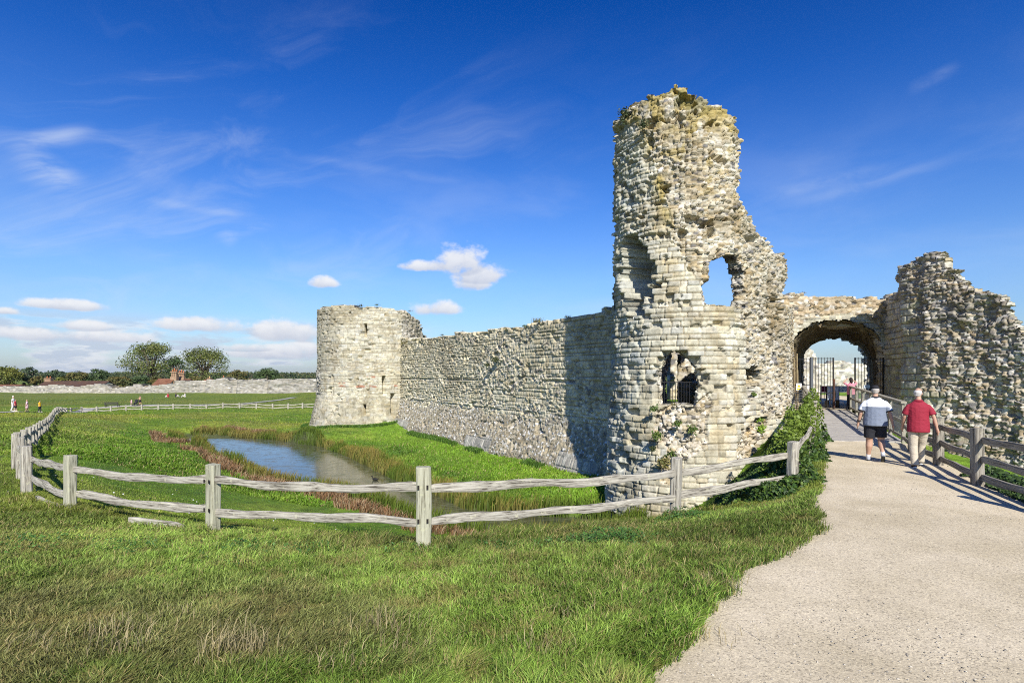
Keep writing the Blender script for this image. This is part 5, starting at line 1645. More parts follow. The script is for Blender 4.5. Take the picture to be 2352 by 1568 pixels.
def person(name, loc, yaw, H, label, P, group=None, vox=.011):
    """P: dictionary of pose joints (for a 1.78 m figure, facing +Y) and clothes"""
    root = empty(name, loc, label, 'person', group)
    k = H / 1.78
    Mw = Matrix.Translation(loc) @ Matrix.Rotation(yaw, 4, 'Z') @ Matrix.Scale(k, 4)
    B = P.get('bulk', 1.0); belly = P.get('belly', 1.0)
    lean = P.get('lean', 0.0)
    sh = {-1: Vector((-.190 * B, lean * .9, 1.405)), 1: Vector((.190 * B, lean * .9, 1.405))}
    hip = {-1: Vector((-.10 * B, 0, .90)), 1: Vector((.10 * B, 0, .90))}
    el, wr, kn, an = P['el'], P['wr'], P['kn'], P['an']
    skin = plain(name + '_skin', P.get('skin', SKIN), rough=.55, amount=.08, nscale=10, bump=.05)
    m = MB(); q9 = .90 if 'shirt' in P else 1
    torso(m, [(.86, 0, 0, .10 * B, .09), (.90, 0, 0, .165 * B, .115 * B), (.98, 0, 0, .17 * B * belly, .12 * B * belly), (1.10, 0, lean * .3, .16 * B * belly, .115 * B * belly), (1.22, 0, lean * .6, .17 * B, .12 * B), (1.34, 0, lean * .8, .185 * B * q9, .115 * B * q9),
              (1.41, 0, lean * .9, .165 * B * q9, .09 * q9), (1.46, 0, lean, .085, .07), (1.52, 0, lean, .058 * B ** .5, .062), (1.58, 0, lean * 1.1 + .01, .056 * B ** .5, .062)])
    hc = Vector((0, lean * 1.15 + .02, 1.665)); hy = P.get('head_yaw', 0)
    Hm = Matrix.Translation(hc) @ Matrix.Rotation(hy, 4, 'Z')
    def hp(x, y, z): return tuple(Hm @ Vector((x, y, z)))
    hm = MB(); hm.ell((0, 0, .012), .076, .094, .108, 16, 12); hm.ell((0, .03, -.06), .056, .062, .052, 12, 8)
    hm.tube([(0, .088, .01), (0, .108, -.022)], [.010, .016], 6)
    hm.ell((-.078, -.005, -.012), .012, .02, .032, 8, 6); hm.ell((.078, -.005, -.012), .012, .02, .032, 8, 6)
    hm.ell((0, .088, -.052), .022, .010, .008, 8, 6)
    b0 = len(m.v); m.v += [Hm @ v for v in hm.v]; m.f += [[i + b0 for i in f] for f in hm.f]
    for s_ in (-1, 1):
        r = .9 * B ** .5
        m.tube([sh[s_] + Vector((-s_ * .03, 0, -.02)), (sh[s_] + Vector(el[s_])) / 2, el[s_], (Vector(el[s_]) + Vector(wr[s_])) / 2 , wr[s_]], [.038 * r, .048 * r, .043 * r, .042 * r, .028 * r], 10)
        d = Vector(wr[s_]) - Vector(el[s_])
        hand(m, wr[s_], d, s_, P.get('curl', .45))
        K_ = Vector(kn[s_]); A_ = Vector(an[s_])
        calf = K_.lerp(A_, .3) + Vector((0, -.018, 0))
        if 'legs' in P and P.get('leg_end', 1) > .6: calf = K_.lerp(A_, .3)
        tk = .72 if ('legs' in P and P.get('leg_end', 1) > .6) else 1
        m.tube([hip[s_], hip[s_].lerp(K_, .5), K_, calf, K_.lerp(A_, .7), A_], [.098 * B * tk, .086 * B * tk, .064 * B * tk, .068 * B * tk, .048 * B ** .5, .038], 12)
        t_ = P.get('toe', {}).get(s_, (0, .2, -.05))
        m.tube([A_, A_ + Vector(t_) * .9], [.035, .028], 8)
    body = soft(m.build('body', skin, root, Mw, smooth=True), vox * k, 3)
    # eyes and brows
    e = MB()
    for s_ in (-1, 1): e.ell(hp(s_ * .03, .082, .012), .010, .008, .006, 8, 6)
    e.build('eyes', M_BLK, root, Mw, smooth=True)
    hs = P.get('hair')
    if hs:
        m = MB(); hmat = plain(name + '_hair', P['hair_col'], rough=.8, amount=.3, nscale=40)
        if hs == 'fringe':      # bald crown, hair round the back and sides
            m.ell(hp(0, -.026, .012), .085, .088, .072, 14, 8); m.ell(hp(0, -.045, -.035), .066, .055, .045, 12, 8)
        elif hs == 'short':
            m.ell(hp(0, -.016, .034), .083, .096, .096, 14, 8)
        else:                   # long hair
            m.ell(hp(0, -.018, .03), .088, .10, .10, 14, 8); m.tube([hp(0, -.07, .0), hp(0, -.085, -.12), hp(0, -.07, -.2)], [.075, .068, .04], 10)
        soft(m.build('hair', hmat, root, Mw, smooth=True), .010 * k, 1)
    if P.get('cap'):
        m = MB(); m.ell(hp(0, -.004, .052), .086, .104, .078, 16, 10)
        m.loft([[hp(x * a, .07 + y * a, .05 - .012 * abs(x / .06)) for x, y in ((-.06, 0), (-.05, .06), (0, .085), (.05, .06), (.06, 0))] + [hp(x * a, .07 + y * a, .04 - .012 * abs(x / .06)) for x, y in ((.06, 0), (.05, .06), (0, .085), (-.05, .06), (-.06, 0))] for a in (.2, 1.0)])
        soft(m.build('cap', cloth(name + '_cap', P['cap']), root, Mw, smooth=True), .010 * k, 1)
        m = MB()
        for q in (.028, .058): m.box(-.032, .032, -.008, 0, q - .004, q + .004, Hm @ Matrix.Translation((0, -.101 + .02 * (q > .05), 0)))
        m.build('cap_lettering', M_WHITE, root, Mw)
    if P.get('glasses'):
        m = MB(); m.box(-.082, .082, .07, .098, .004, .03, Hm); m.box(-.088, -.080, -.03, .09, .014, .022, Hm); m.box(.080, .088, -.03, .09, .014, .022, Hm)
        m.build('sunglasses', M_BLK, root, Mw)
    # shirt
    if 'shirt' in P:
        hem = P.get('hem', .84); g = P.get('loose', .022)
        m = MB()
        torso(m, [(hem, 0, -.01, .185 * B * belly + g, .14 * B * belly + g), (hem + .02, 0, -.01, .19 * B * belly + g, .145 * B * belly + g), (1.0, 0, 0, .185 * B * belly + g, .135 * B * belly + g), (1.12, 0, lean * .4, .175 * B * belly + g, .125 * B * belly + g), (1.24, 0, lean * .6, .18 * B + g, .125 * B + g),
                  (1.36, 0, lean * .8, .192 * B + g, .115 * B + g * .8), (1.42, 0, lean * .9, .165 * B + g, .100 + g * .6), (1.465, 0, lean, .115 * B + .01, .085), (1.515, 0, lean, .068 * B ** .5, .07)])
        ssl = P.get('sleeve', 1.19)
        for s_ in (-1, 1):
            E_ = Vector(el[s_]); f_ = P.get('sleeve_len', .78)
            c_ = sh[s_].lerp(E_, f_)
            m.tube([sh[s_] + Vector((-s_ * .09, 0, -.01)), sh[s_] + Vector((-s_ * .01, 0, -.035)), sh[s_].lerp(E_, .4), c_], [.045, .056 * B ** .5, .066 * B ** .5, .074 * B ** .5], 12)
        sm = P['shirt']
        soft(m.build('shirt', sm, root, Mw, smooth=True), vox * k, 3)
        if P.get('trim'):
            for s_ in (-1, 1):
                m = MB(); E_ = Vector(el[s_]); f_ = P.get('sleeve_len', .78)
                m.tube([sh[s_].lerp(E_, f_ - .03), sh[s_].lerp(E_, f_ + .05)], [.082 * B ** .5, .083 * B ** .5], 14); m.build('sleeve_cuff', P['trim'], root, Mw, smooth=True)
            m = MB(); torso(m, [(1.485, 0, lean, .085 * B ** .5, .08), (1.53, 0, lean, .072 * B ** .5, .073)]); m.build('collar', P['trim'], root, Mw, smooth=True)
        elif P.get('collar'):
            m = MB(); torso(m, [(1.475, 0, lean, .098 * B ** .5, .088), (1.52, 0, lean, .078 * B ** .5, .076)]); m.build('collar', P['collar'], root, Mw, smooth=True)
    # trousers, shorts or skirt
    if 'legs' in P:
        end = P.get('leg_end', 1.0); m = MB()
        torso(m, [(.80, 0, 0, .12 * B, .10), (.86, 0, 0, .185 * B, .135 * B), (.95, 0, 0, .185 * B * belly, .132 * B * belly), (1.02, 0, 0, .175 * B * belly, .125 * B * belly)])
        for s_ in (-1, 1):
            K_ = Vector(kn[s_]); A_ = Vector(an[s_])
            if end <= .6: m.tube([hip[s_], hip[s_].lerp(K_, .5), hip[s_].lerp(K_, end * 1.45)], [.115 * B, .108 * B, .108 * B], 14)
            else: m.tube([hip[s_], hip[s_].lerp(K_, .5), K_, K_.lerp(A_, .5), A_ + Vector((0, -.01, -.03))], [.112 * B, .100 * B, .084 * B, .078 * B, .076], 14)
        soft(m.build('shorts' if end <= .6 else 'trousers', P['legs'], root, Mw, smooth=True), vox * k, 3)
    if 'skirt' in P:
        m = MB(); torso(m, [(P.get('skirt_end', .5), 0, 0, .26, .22), (.8, 0, 0, .2, .16), (1.0, 0, 0, .16, .12)]); m.build('skirt', P['skirt'], root, Mw, smooth=True)
    for s_ in (-1, 1):
        A_ = Vector(an[s_]); t_ = Vector(P.get('toe', {}).get(s_, (0, .2, -.05)))
        if P.get('socks'):
            m = MB(); K_ = Vector(kn[s_]); m.tube([A_.lerp(K_, .28), A_, A_ + t_ * .3], [.046, .043, .045], 12); m.build('sock', P['socks'], root, Mw, smooth=True)
        m = MB(); hl = A_ - t_.normalized() * .06 + Vector((0, 0, -.045)); n_ = t_.normalized()
        m.tube([hl, hl + n_ * .05, hl + n_ * .14 + Vector((0, 0, -.002)), hl + n_ * .24, hl + n_ * .29], [.030, .044, .043, .040, .022], 12, sx=.9)
        m.tube([A_ + Vector((0, 0, .015)), A_ + Vector((0, 0, -.04))], [.046, .05], 10)
        soft(m.build('shoe', P['shoes'], root, Mw, smooth=True), .010 * k, 2)
        if P.get('sole'):
            m = MB(); dn = n_.cross(Vector((1, 0, 0)));
            if dn.z > 0: dn = -dn
            dn = dn * .034
            m.tube([hl + dn, hl + n_ * .12 + dn, hl + n_ * .27 + dn], [.034, .042, .034], 10, sx=1); 
            for i_, v in enumerate(m.v):
                rel = (v - (hl + dn)).dot(dn.normalized()); m.v[i_] = v - dn.normalized() * rel * .65
            m.build('sole', P['sole'], root, Mw, smooth=True)
    return root, Mw


def split_cloth(name, top, bottom, z):
    m, t, bs = new_mat(name)
    tc = N(t, 'ShaderNodeTexCoord'); sp = N(t, 'ShaderNodeSeparateXYZ'); t.links.new(tc.outputs['Object'], sp.inputs[0])
    g = N(t, 'ShaderNodeMath', operation='GREATER_THAN'); g.inputs[1].default_value = z; t.links.new(sp.outputs['Z'], g.inputs[0])
    ax = N(t, 'ShaderNodeMath', operation='ABSOLUTE'); t.links.new(sp.outputs['X'], ax.inputs[0])
    g2 = N(t, 'ShaderNodeMath', operation='GREATER_THAN'); g2.inputs[1].default_value = .275; t.links.new(ax.outputs[0], g2.inputs[0])
    mx_ = N(t, 'ShaderNodeMath', operation='MAXIMUM'); t.links.new(g.outputs[0], mx_.inputs[0]); t.links.new(g2.outputs[0], mx_.inputs[1])
    mx = N(t, 'ShaderNodeMix', data_type='RGBA'); t.links.new(mx_.outputs[0], mx.inputs['Factor']); mx.inputs['A'].default_value = (*bottom, 1); mx.inputs['B'].default_value = (*top, 1)
    t.links.new(mx.outputs['Result'], bs.inputs['Base Color']); bs.inputs['Roughness'].default_value = .85
    nz = N(t, 'ShaderNodeTexNoise', i_Scale=9.0, i_Detail=3.0); mp = N(t, 'ShaderNodeMapping'); mp.inputs['Scale'].default_value = (1, 1, 1.6); mp.inputs['Rotation'].default_value = (0, .6, 0); t.links.new(tc.outputs['Object'], mp.inputs[0]); t.links.new(mp.outputs[0], nz.inputs['Vector'])
    bp = N(t, 'ShaderNodeBump', i_Strength=.6, i_Distance=.035); t.links.new(nz.outputs['Fac'], bp.inputs['Height']); t.links.new(bp.outputs['Normal'], bs.inputs['Normal'])
    return m


def fold_cloth(name, c):
    m = split_cloth(name, c, c, 9)
    return m


# man with the cap
person('person', (8.62, 13.5, .01), -.42, 1.80, 'heavy man in black cap, white and grey polo shirt and black shorts near the bridge',
       dict(bulk=1.10, belly=1.10, el={-1: (-.295, -.02, 1.13), 1: (.29, -.05, 1.13)}, wr={-1: (-.335, .05, .90), 1: (.335, -.06, .90)},
            kn={-1: (-.115, .03, .48), 1: (.12, .02, .50)}, an={-1: (-.13, .08, .085), 1: (.12, -.22, .20)}, toe={1: (.02, .17, -.13)},
            hair='fringe', hair_col=(.42, .38, .34), cap=(.02, .02, .024), shirt=split_cloth('polo_two_tone', (.78, .78, .80), (.17, .20, .26), 1.29), trim=cloth('black_trim', (.02, .02, .025)),
            legs=fold_cloth('black_shorts', (.012, .013, .018)), leg_end=.56, hem=.84, socks=cloth('white_socks', (.72, .72, .74)), shoes=cloth('grey_trainers', (.34, .36, .40)), sole=M_BLK, curl=.3, loose=.024))
wb = MB(); Mw_ = Matrix.Translation((8.62, 13.5, .01)) @ Matrix.Rotation(-.42, 4, 'Z') @ Matrix.Scale(1.80 / 1.78, 4)
wb.tube([(-.322, .028, .965), (-.327, .035, .935)], [.040, .040], 12)
wb.build('watch_strap', M_BLK, bpy.data.objects['person'], Mw_, smooth=True)
# man in red
person('person', (9.0, 12.6, .01), -.38, 1.76, 'balding white haired man in dark red polo shirt and beige trousers on the path',
       dict(bulk=1.0, belly=1.06, head_yaw=-.45, el={-1: (-.26, .03, 1.13), 1: (.275, -.07, 1.13)}, wr={-1: (-.265, .15, .91), 1: (.325, -.09, .89)},
            kn={-1: (-.09, .02, .49), 1: (.10, .16, .50)}, an={-1: (-.08, -.06, .09), 1: (.09, .20, .14)}, toe={1: (.0, .2, -.03)},
            hair='fringe', hair_col=(.56, .53, .49), glasses=True, skin=(.46, .27, .185), shirt=fold_cloth('dark_red_polo', (.27, .012, .03)), collar=cloth('dark_red_collar', (.25, .012, .03)),
            legs=fold_cloth('beige_trousers', (.50, .44, .34)), leg_end=1, hem=.80, shoes=cloth('dark_trainers', (.05, .03, .035)), sole=M_WHITE, curl=.5, loose=.02))
# woman raising her arms at the gate
pw, pm = person('person', (16.95, 28.45, .30), -.1, 1.64, 'dark haired woman in pink blouse and black trousers raising both hands at the gate',
       dict(bulk=.92, el={-1: (-.36, .10, 1.50), 1: (.36, .10, 1.50)}, wr={-1: (-.16, .17, 1.66), 1: (.16, .17, 1.66)}, kn={-1: (-.12, .02, .48), 1: (.12, .02, .48)}, an={-1: (-.17, 0, .09), 1: (.15, 0, .09)},
            hair='long', hair_col=(.03, .02, .018), shirt=cloth('pink_blouse', (.62, .22, .28)), loose=.04, hem=.86, sleeve_len=.7, legs=cloth('black_trousers', (.015, .016, .025)), shoes=cloth('pale_shoes', (.5, .48, .42)), curl=.8), vox=.014)
b = MB(); b.ell((.27, -.02, .74), .05, .09, .14, 12, 8); b.tube([(.25, -.02, .86), (.22, -.02, 1.15), (.14, -.02, 1.46)], .009, 6)
tag(soft(b.build('handbag', cloth('bag_tan', (.28, .20, .13)), None, pm, smooth=True), .012, 1), 'small tan handbag hanging from the shoulder of the woman in pink', 'bag')
# people far away in the meadow
ST = dict(el={-1: (-.25, 0, 1.15), 1: (.25, 0, 1.15)}, wr={-1: (-.26, .08, .92), 1: (.26, .06, .92)}, kn={-1: (-.1, .08, .48), 1: (.1, -.02, .48)}, an={-1: (-.1, .12, .09), 1: (.1, -.14, .12)})


def far_person(px, py, Y, H, yaw, label, **kw):
    x, y, z = W(px, py, Y); zg = Ts(x, y)
    # keep feet on the turf, hold the pixel height by scale only
    d = dict(ST); d.update(kw)
    return person('person', (x, y, zg + .09), yaw, H, label, d, 'walkers in the far meadow', vox=.03)


cw = cloth('cream_cloth', (.66, .62, .58)); cr = cloth('red_shirt', (.40, .04, .05)); cp_ = cloth('pink_dress', (.68, .42, .46)); cy = cloth('yellow_shirt', (.75, .42, .02)); cb = cloth('dark_cloth', (.02, .02, .03)); cg = cloth('grey_bag', (.32, .33, .36))
far_person(30, 947, 63.5, 1.70, -1.2, 'white haired woman in cream clothes standing on the far left footpath', hair='short', hair_col=(.7, .66, .6), shirt=cw, legs=cw, shoes=cw)
r1_, m1_ = far_person(35, 948, 62.0, 1.35, -1.2, 'child in red with grey rucksack beside the white haired woman', hair='short', hair_col=(.05, .03, .02), shirt=cr, legs=cb, leg_end=.56, shoes=cw)
b = MB(); b.ell((0, -.2, 1.2), .15, .11, .22, 10, 8); b.build('rucksack', cg, r1_, m1_, smooth=True)
far_person(62, 946, 63.0, 1.32, 2.2, 'girl in pale pink dress walking on the far left footpath', hair='short', hair_col=(.35, .24, .14), shirt=cp_, skirt=cp_, shoes=cb)
r1_, m1_ = far_person(91, 946, 63.5, 1.28, -1.4, 'child in yellow shirt and black trousers carrying a grey bag', hair='short', hair_col=(.05, .03, .02), shirt=cy, legs=cb, shoes=cw)
b = MB(); b.ell((-.30, -.05, .75), .12, .14, .2, 10, 8); b.build('bag', cg, r1_, m1_, smooth=True)
far_person(322, 932, 92, 1.62, 1.35, 'bare shouldered person in black shorts pushing the dark pushchair', hair='short', hair_col=(.06, .04, .03), legs=cb, leg_end=.56, shoes=cb, el={-1: (-.25, .12, 1.17), 1: (.25, .12, 1.17)}, wr={-1: (-.2, .36, 1.08), 1: (.2, .36, 1.08)}, skin=(.5, .28, .18))
far_person(302, 932.5, 92, 1.0, 1.35, 'small child in pale pink walking ahead of the pushchair', hair='short', hair_col=(.06, .04, .03), shirt=cp_, legs=cp_, leg_end=.5, shoes=cw)
x, y, _ = W(312, 932, 92); z = Ts(x, y) + .08
pc_ = empty('pushchair', (x, y, z), 'dark pushchair in front of the person with bare shoulders', 'pushchair')
Mp = Matrix.Translation((x, y, z))
b = MB(); b.tube([(-.25, 0, .35), (.05, 0, .40), (.30, 0, .85)], [.16, .18, .16], 10); b.ell((.12, 0, .78), .26, .22, .2, 10, 8); b.build('seat', cb, pc_, Mp, smooth=True)
b = MB(); b.tube([(.3, -.2, .35), (.55, -.2, 1.0)], .02, 6); b.tube([(.3, .2, .35), (.55, .2, 1.0)], .02, 6); b.tube([(.55, -.2, 1.0), (.55, .2, 1.0)], .02, 6); b.build('handle', M_IRON, pc_, Mp)
for wx__, wy__ in ((-.35, -.22), (-.35, .22), (.35, -.22), (.35, .22)):
    b = MB(); b.tube([(wx__, wy__ - .03, .12), (wx__, wy__ + .03, .12)], .12, 12); b.build('wheel', M_BLK, pc_, Mp)
# three people sitting on the grass near the far wall
SIT = dict(el={-1: (-.25, -.02, 1.15), 1: (.25, -.02, 1.15)}, wr={-1: (-.2, .2, 1.0), 1: (.2, .2, 1.0)}, kn={-1: (-.13, .40, 1.18), 1: (.13, .40, 1.18)}, an={-1: (-.13, .62, .86), 1: (.13, .62, .86)})
for (px, py, Y, sh_, yaw, lab) in ((386, 908, 112, cr, 1.2, 'leftmost seated person in dark red on the grass below the far wall'), (404, 908, 112, cb, -.6, 'seated person in black between the two others below the far wall'), (425, 908.5, 112, cw, 1.9, 'seated person in white rightmost of three below the far wall')):
    x, y, _ = W(px, py, Y)
    d = dict(SIT); d.update(hair='short', hair_col=(.05, .03, .02), shirt=sh_, legs=cw, shoes=cb)
    person('person', (x, y, Ts(x, y) - .62), yaw, 1.7, lab, d, 'people sitting on the grass', vox=.035)

# bench
x, y, _ = W(258, 933, 88.5); zb = Ts(x, y) + .05
bn_ = empty('park_bench', (x, y, zb), 'dark wooden bench on the meadow beside the far footpath', 'bench')
MB_ = Matrix.Translation((x, y, zb)) @ Matrix.Rotation(.1, 4, 'Z')
M_DKW = plain('dark_wood', (.03, .028, .026), c2=(.05, .045, .04))
b = MB(); b.box(-1.05, 1.05, -.22, .22, .42, .47); b.build('seat', M_DKW, bn_, MB_)
b = MB(); b.box(-1.05, 1.05, -.28, -.23, .55, .66); b.box(-1.05, 1.05, -.30, -.25, .71, .86); b.build('backrest', M_DKW, bn_, MB_)
for s_ in (-1, 1):
    for yy in (-.25, .18):
        b = MB(); b.box(s_ * .9 - .04, s_ * .9 + .04, yy - .035, yy + .035, -.1, .85 if yy < 0 else .42); b.build('leg', M_DKW, bn_, MB_)
# water bird
x, y, z = on_water(862, 1102)[0], on_water(862, 1102)[1], WATER_Z
b = MB(); b.ell((0, 0, .05), .10, .17, .07, 12, 8); b.tube([(0, .13, .06), (0, .17, .15), (0, .19, .19)], [.03, .025, .032], 8); b.ell((0, .2, .2), .033, .045, .033, 8, 6); b.tube([(0, .23, .2), (0, .28, .19)], [.014, .004], 6); b.tube([(0, -.15, .07), (0, -.23, .11)], [.035, .01], 6)
tag(soft(b.build('water_bird', plain('dark_feathers', (.015, .015, .015)), None, Matrix.Translation((x, y, z)) @ Matrix.Rotation(1.3, 4, 'Z'), smooth=True), .012, 1), 'small dark water bird swimming on the moat', 'bird')

# ------------------------------------------------------------------ trees and houses beyond the far wall
def tree(px0, px1, ytop, ybase, Y, pal, label, seed, nl=5200, kind='round', name='tree', leaf=.42, gap=.5, trunk=True):
    r = np.random.default_rng(seed)
    x0, _, zt = W(px0, ytop, Y); x1 = W(px1, ytop, Y)[0]
    cx = (x0 + x1) / 2; w = (x1 - x0) / 2
    zg = -3.2; h = zt - zg
    root = empty(name, (cx, Y, zg), label, 'tree' if trunk else 'bush', 'trees and bushes beyond the far wall')
    if kind == 'spread': cz = zg + h * .56; rz = h * .44; lo = .20
    else: cz = zg + h * .5; rz = h * .5; lo = .05
    # clumps on and inside the crown volume
    nc = int(34 + w * 5)
    u = r.normal(0, 1, (nc, 3)); u /= np.linalg.norm(u, axis=1, keepdims=True)
    u[:, 2] = np.where(u[:, 2] < -.55, -u[:, 2], u[:, 2])
    rad = .55 + .42 * r.random(nc) ** .5
    C = u * rad[:, None] * np.array([w, w * .8, rz]) * (1 - .12 * r.random((nc, 1))) + np.array([cx, Y, cz])
    cr_ = (.16 + .13 * r.random(nc)) * min(w, rz * 1.3)
    if trunk:
        m = MB(); m.tube([(cx, Y, zg - .3), (cx + .1, Y, zg + h * .18), (cx - .1, Y, zg + h * .38), (cx, Y, zg + h * .6)], [h * .035, h * .027, h * .02, h * .01], 8)
        for k in range(0, nc, 2):
            c = C[k]; st = Vector((cx, Y, zg + h * r.uniform(.2, .45))); e = Vector(c); md = st.lerp(e, .5) + Vector((0, 0, h * .04))
            m.tube([st, md, e], [h * .013, h * .008, h * .003], 5)
        m.build('trunk', M_BARK, root, smooth=True)
    per = int(nl * 1.15) // nc
    k = np.repeat(np.arange(nc), per); n = len(k)
    v = r.normal(0, 1, (n, 3)); v /= np.linalg.norm(v, axis=1, keepdims=True)
    P = C[k] + v * (cr_[k] * (.35 + .75 * r.random(n) ** .6))[:, None] * np.array([1.25, 1.1, .75])
    ok = P[:, 2] > zg + h * lo * .5
    P, v, k = P[ok], v[ok], k[ok]; n = len(P)
    tone = .8 + .45 * r.random(nc)
    pal = np.array(pal); c = pal[r.integers(0, len(pal), nc)][k] * tone[k][:, None] * (.7 + .6 * r.random((n, 1)))
    Mi = leaves('crown', P - np.array([cx, Y, zg]), v + np.array([0, 0, .4]), leaf * (.6 + .8 * r.random(n)), c, r)
    o = link('crown', Mi, M_TREE, root, Matrix.Translation((cx, Y, zg)))
    return root


OL = [(.14, .165, .045), (.115, .145, .04), (.16, .175, .05)]; DG = [(.06, .095, .035), (.075, .11, .04)]; GO = [(.20, .20, .04), (.17, .185, .045), (.14, .165, .04)]; BR_ = [(.17, .14, .045), (.13, .125, .042), (.09, .105, .038)]; BG = [(.085, .12, .065), (.075, .105, .052)]
tree(284, 416, 786, 885, 200, OL, 'large spreading tree with open crown left of the chimneys', 1, 7000, 'spread')
tree(378, 428, 815, 880, 196, DG, 'smaller dark green tree between the two large trees', 8, 1800, 'round')
tree(415, 524, 795, 880, 205, OL, 'second large open crowned tree right of the chimneys', 2, 5600, 'spread')
tree(586, 653, 845, 880, 185, DG, 'dark green dome shaped tree standing alone right of the others', 3, 3600, 'round', leaf=.4)
tree(520, 572, 850, 880, 182, BR_, 'low straggly bushy tree right of the second large tree', 4, 1500, 'round')
tree(562, 590, 853, 882, 184, BG, 'thin sparse sapling beside the dome shaped tree', 5, 260, 'spread')
tree(-28, 50, 840, 890, 150 + 20, GO, 'golden green rounded tree at the far left edge', 6, 4200, 'round')
tree(2, 24, 836, 888, 180, DG, 'dark tree top behind the golden tree', 16, 600, 'round')
tree(52, 88, 838, 890, 176, BG, 'tall blue green conifer like tree right of the golden tree', 7, 1800, 'round')
tree(70, 106, 862, 890, 170, BR_, 'brown green bush left of the roof chimney', 9, 1500, 'round', trunk=False, name='bush')
tree(104, 152, 848, 886, 182, BG, 'grey green tree behind the long brown roof', 10, 1500, 'round')
tree(120, 156, 866, 890, 178, GO, 'yellow green bush just behind the roof ridge', 17, 900, 'round', trunk=False, name='bush')
tree(150, 205, 850, 890, 180, BR_, 'dark brown green bush behind the left part of the long roof', 11, 2400, 'round', trunk=False, name='bush')
tree(196, 250, 847, 890, 181, DG, 'dark bush with spiky top behind the right part of the long roof', 12, 2200, 'round', trunk=False, name='bush')
tree(240, 300, 862, 892, 176, BR_, 'low autumn brown bush at the end of the long roof', 13, 2200, 'round', trunk=False, name='bush')
tree(246, 292, 858, 892, 186, BG, 'grey green bush behind the autumn brown bush', 18, 1500, 'round', trunk=False, name='bush')
tree(296, 345, 864, 890, 180, DG, 'dark undergrowth bush below the large left tree', 14, 2000, 'round', trunk=False, name='bush')
tree(335, 372, 862, 890, 188, BR_, 'brown bush beside the gabled house', 19, 1500, 'round', trunk=False, name='bush')
tree(425, 480, 862, 885, 180, BR_, 'brown green bush right of the gabled house', 15, 1800, 'round', trunk=False, name='bush')
tree(474, 530, 864, 885, 183, DG, 'dark bush behind the far wall below the second large tree', 20, 1700, 'round', trunk=False, name='bush')
tree(722, 745, 860, 885, 170, DG, 'small dark tree peeping beside the corner tower', 21, 500, 'round')

M_TILE = plain('roof_tiles', (.16, .065, .035), c2=(.21, .10, .055), nscale=4, amount=.25)
M_TILED = plain('dark_roof_tiles', (.075, .045, .032), c2=(.11, .06, .035), nscale=3, amount=.25)
M_BRICK = plain('chimney_brick', (.27, .16, .10), c2=(.34, .24, .15), nscale=3, amount=.2)
M_POT = plain('clay_pot', (.42, .14, .06)); M_POTY = plain('yellow_clay_pot', (.5, .34, .14)); M_TIMW = plain('cream_render', (.55, .5, .42))


def house(px0, px1, yr, ye, Y, mat, label, depth=6.0, chim=(), gable=True, pots=M_POT):
    xa, _, zr = W(px0, yr, Y); xb, _, ze = W(px1, ye, Y)
    root = empty('house', ((xa + xb) / 2, Y, -3), label, 'house')
    b = MB(); b.box(xa + .3, xb - .3, Y - depth / 2 + .3, Y + depth / 2 - .3, -3.5, ze - .02); b.build('wall', M_TIMW, root)
    b = MB(); b.prism([(-depth / 2 + .3, ze - .02), (depth / 2 - .3, ze - .02), (0, zr - .15)], Matrix.Translation((xa + .35, Y, 0)) @ Matrix.Rotation(math.pi / 2, 4, 'Z') @ Matrix.Translation((0, -(xb - xa - .7), 0)), xb - xa - .7); b.build('gable', M_TIMW, root)
    b = MB()
    for s_ in (-1, 1):
        e0 = Vector((0, s_ * (depth / 2 + .25), ze - .25)); r0 = Vector((0, 0, zr))
        n_ = Vector((0, 0, .14))
        b.loft([[Vector((xa, Y, 0)) + e0, Vector((xa, Y, 0)) + r0, Vector((xa, Y, 0)) + r0 + n_, Vector((xa, Y, 0)) + e0 + n_], [Vector((xb, Y, 0)) + e0, Vector((xb, Y, 0)) + r0, Vector((xb, Y, 0)) + r0 + n_, Vector((xb, Y, 0)) + e0 + n_]])
    rf_ = b.build('roof', mat, root)
    for (c0, c1, top, kind) in chim:
        x0 = W(c0, top, Y)[0]; x1 = W(c1, top, Y)[0]; zt = W(c0, top, Y)[2]
        b = MB()
        if kind == 'tall':   # cluster of shafts on a base with a projecting cap
            b.box(x0 - .1, x1 + .1, Y - .6, Y + .6, zr - 1.2, zr + (zt - zr) * .3)
            k = 3; wq = (x1 - x0) / k
            for i in range(k): b.box(x0 + wq * i + .06, x0 + wq * (i + 1) - .06, Y - .35, Y + .35, zr + (zt - zr) * .3, zt - .35)
            b.box(x0 - .15, x1 + .15, Y - .55, Y + .55, zt - .35, zt)
        else:
            b.box(x0, x1, Y - .5, Y + .5, zr - 1.6, zt)
            b.box(x0 - .08, x1 + .08, Y - .58, Y + .58, zt - .3, zt - .12)
        ch = b.build('chimney', M_BRICK, root)
        b = MB(); k = 1 if kind == 'one' else (3 if kind == 'tall' else 2)
        for i in range(k):
            xx = x0 + (x1 - x0) * (i + .5) / k
            b.tube([(xx, Y, zt - .02), (xx, Y, zt + (.9 if (kind == 'tall' and i == 1) else .5))], [.17, .13], 8)
        b.build('chimney_pot', pots, root, smooth=True)
    return root


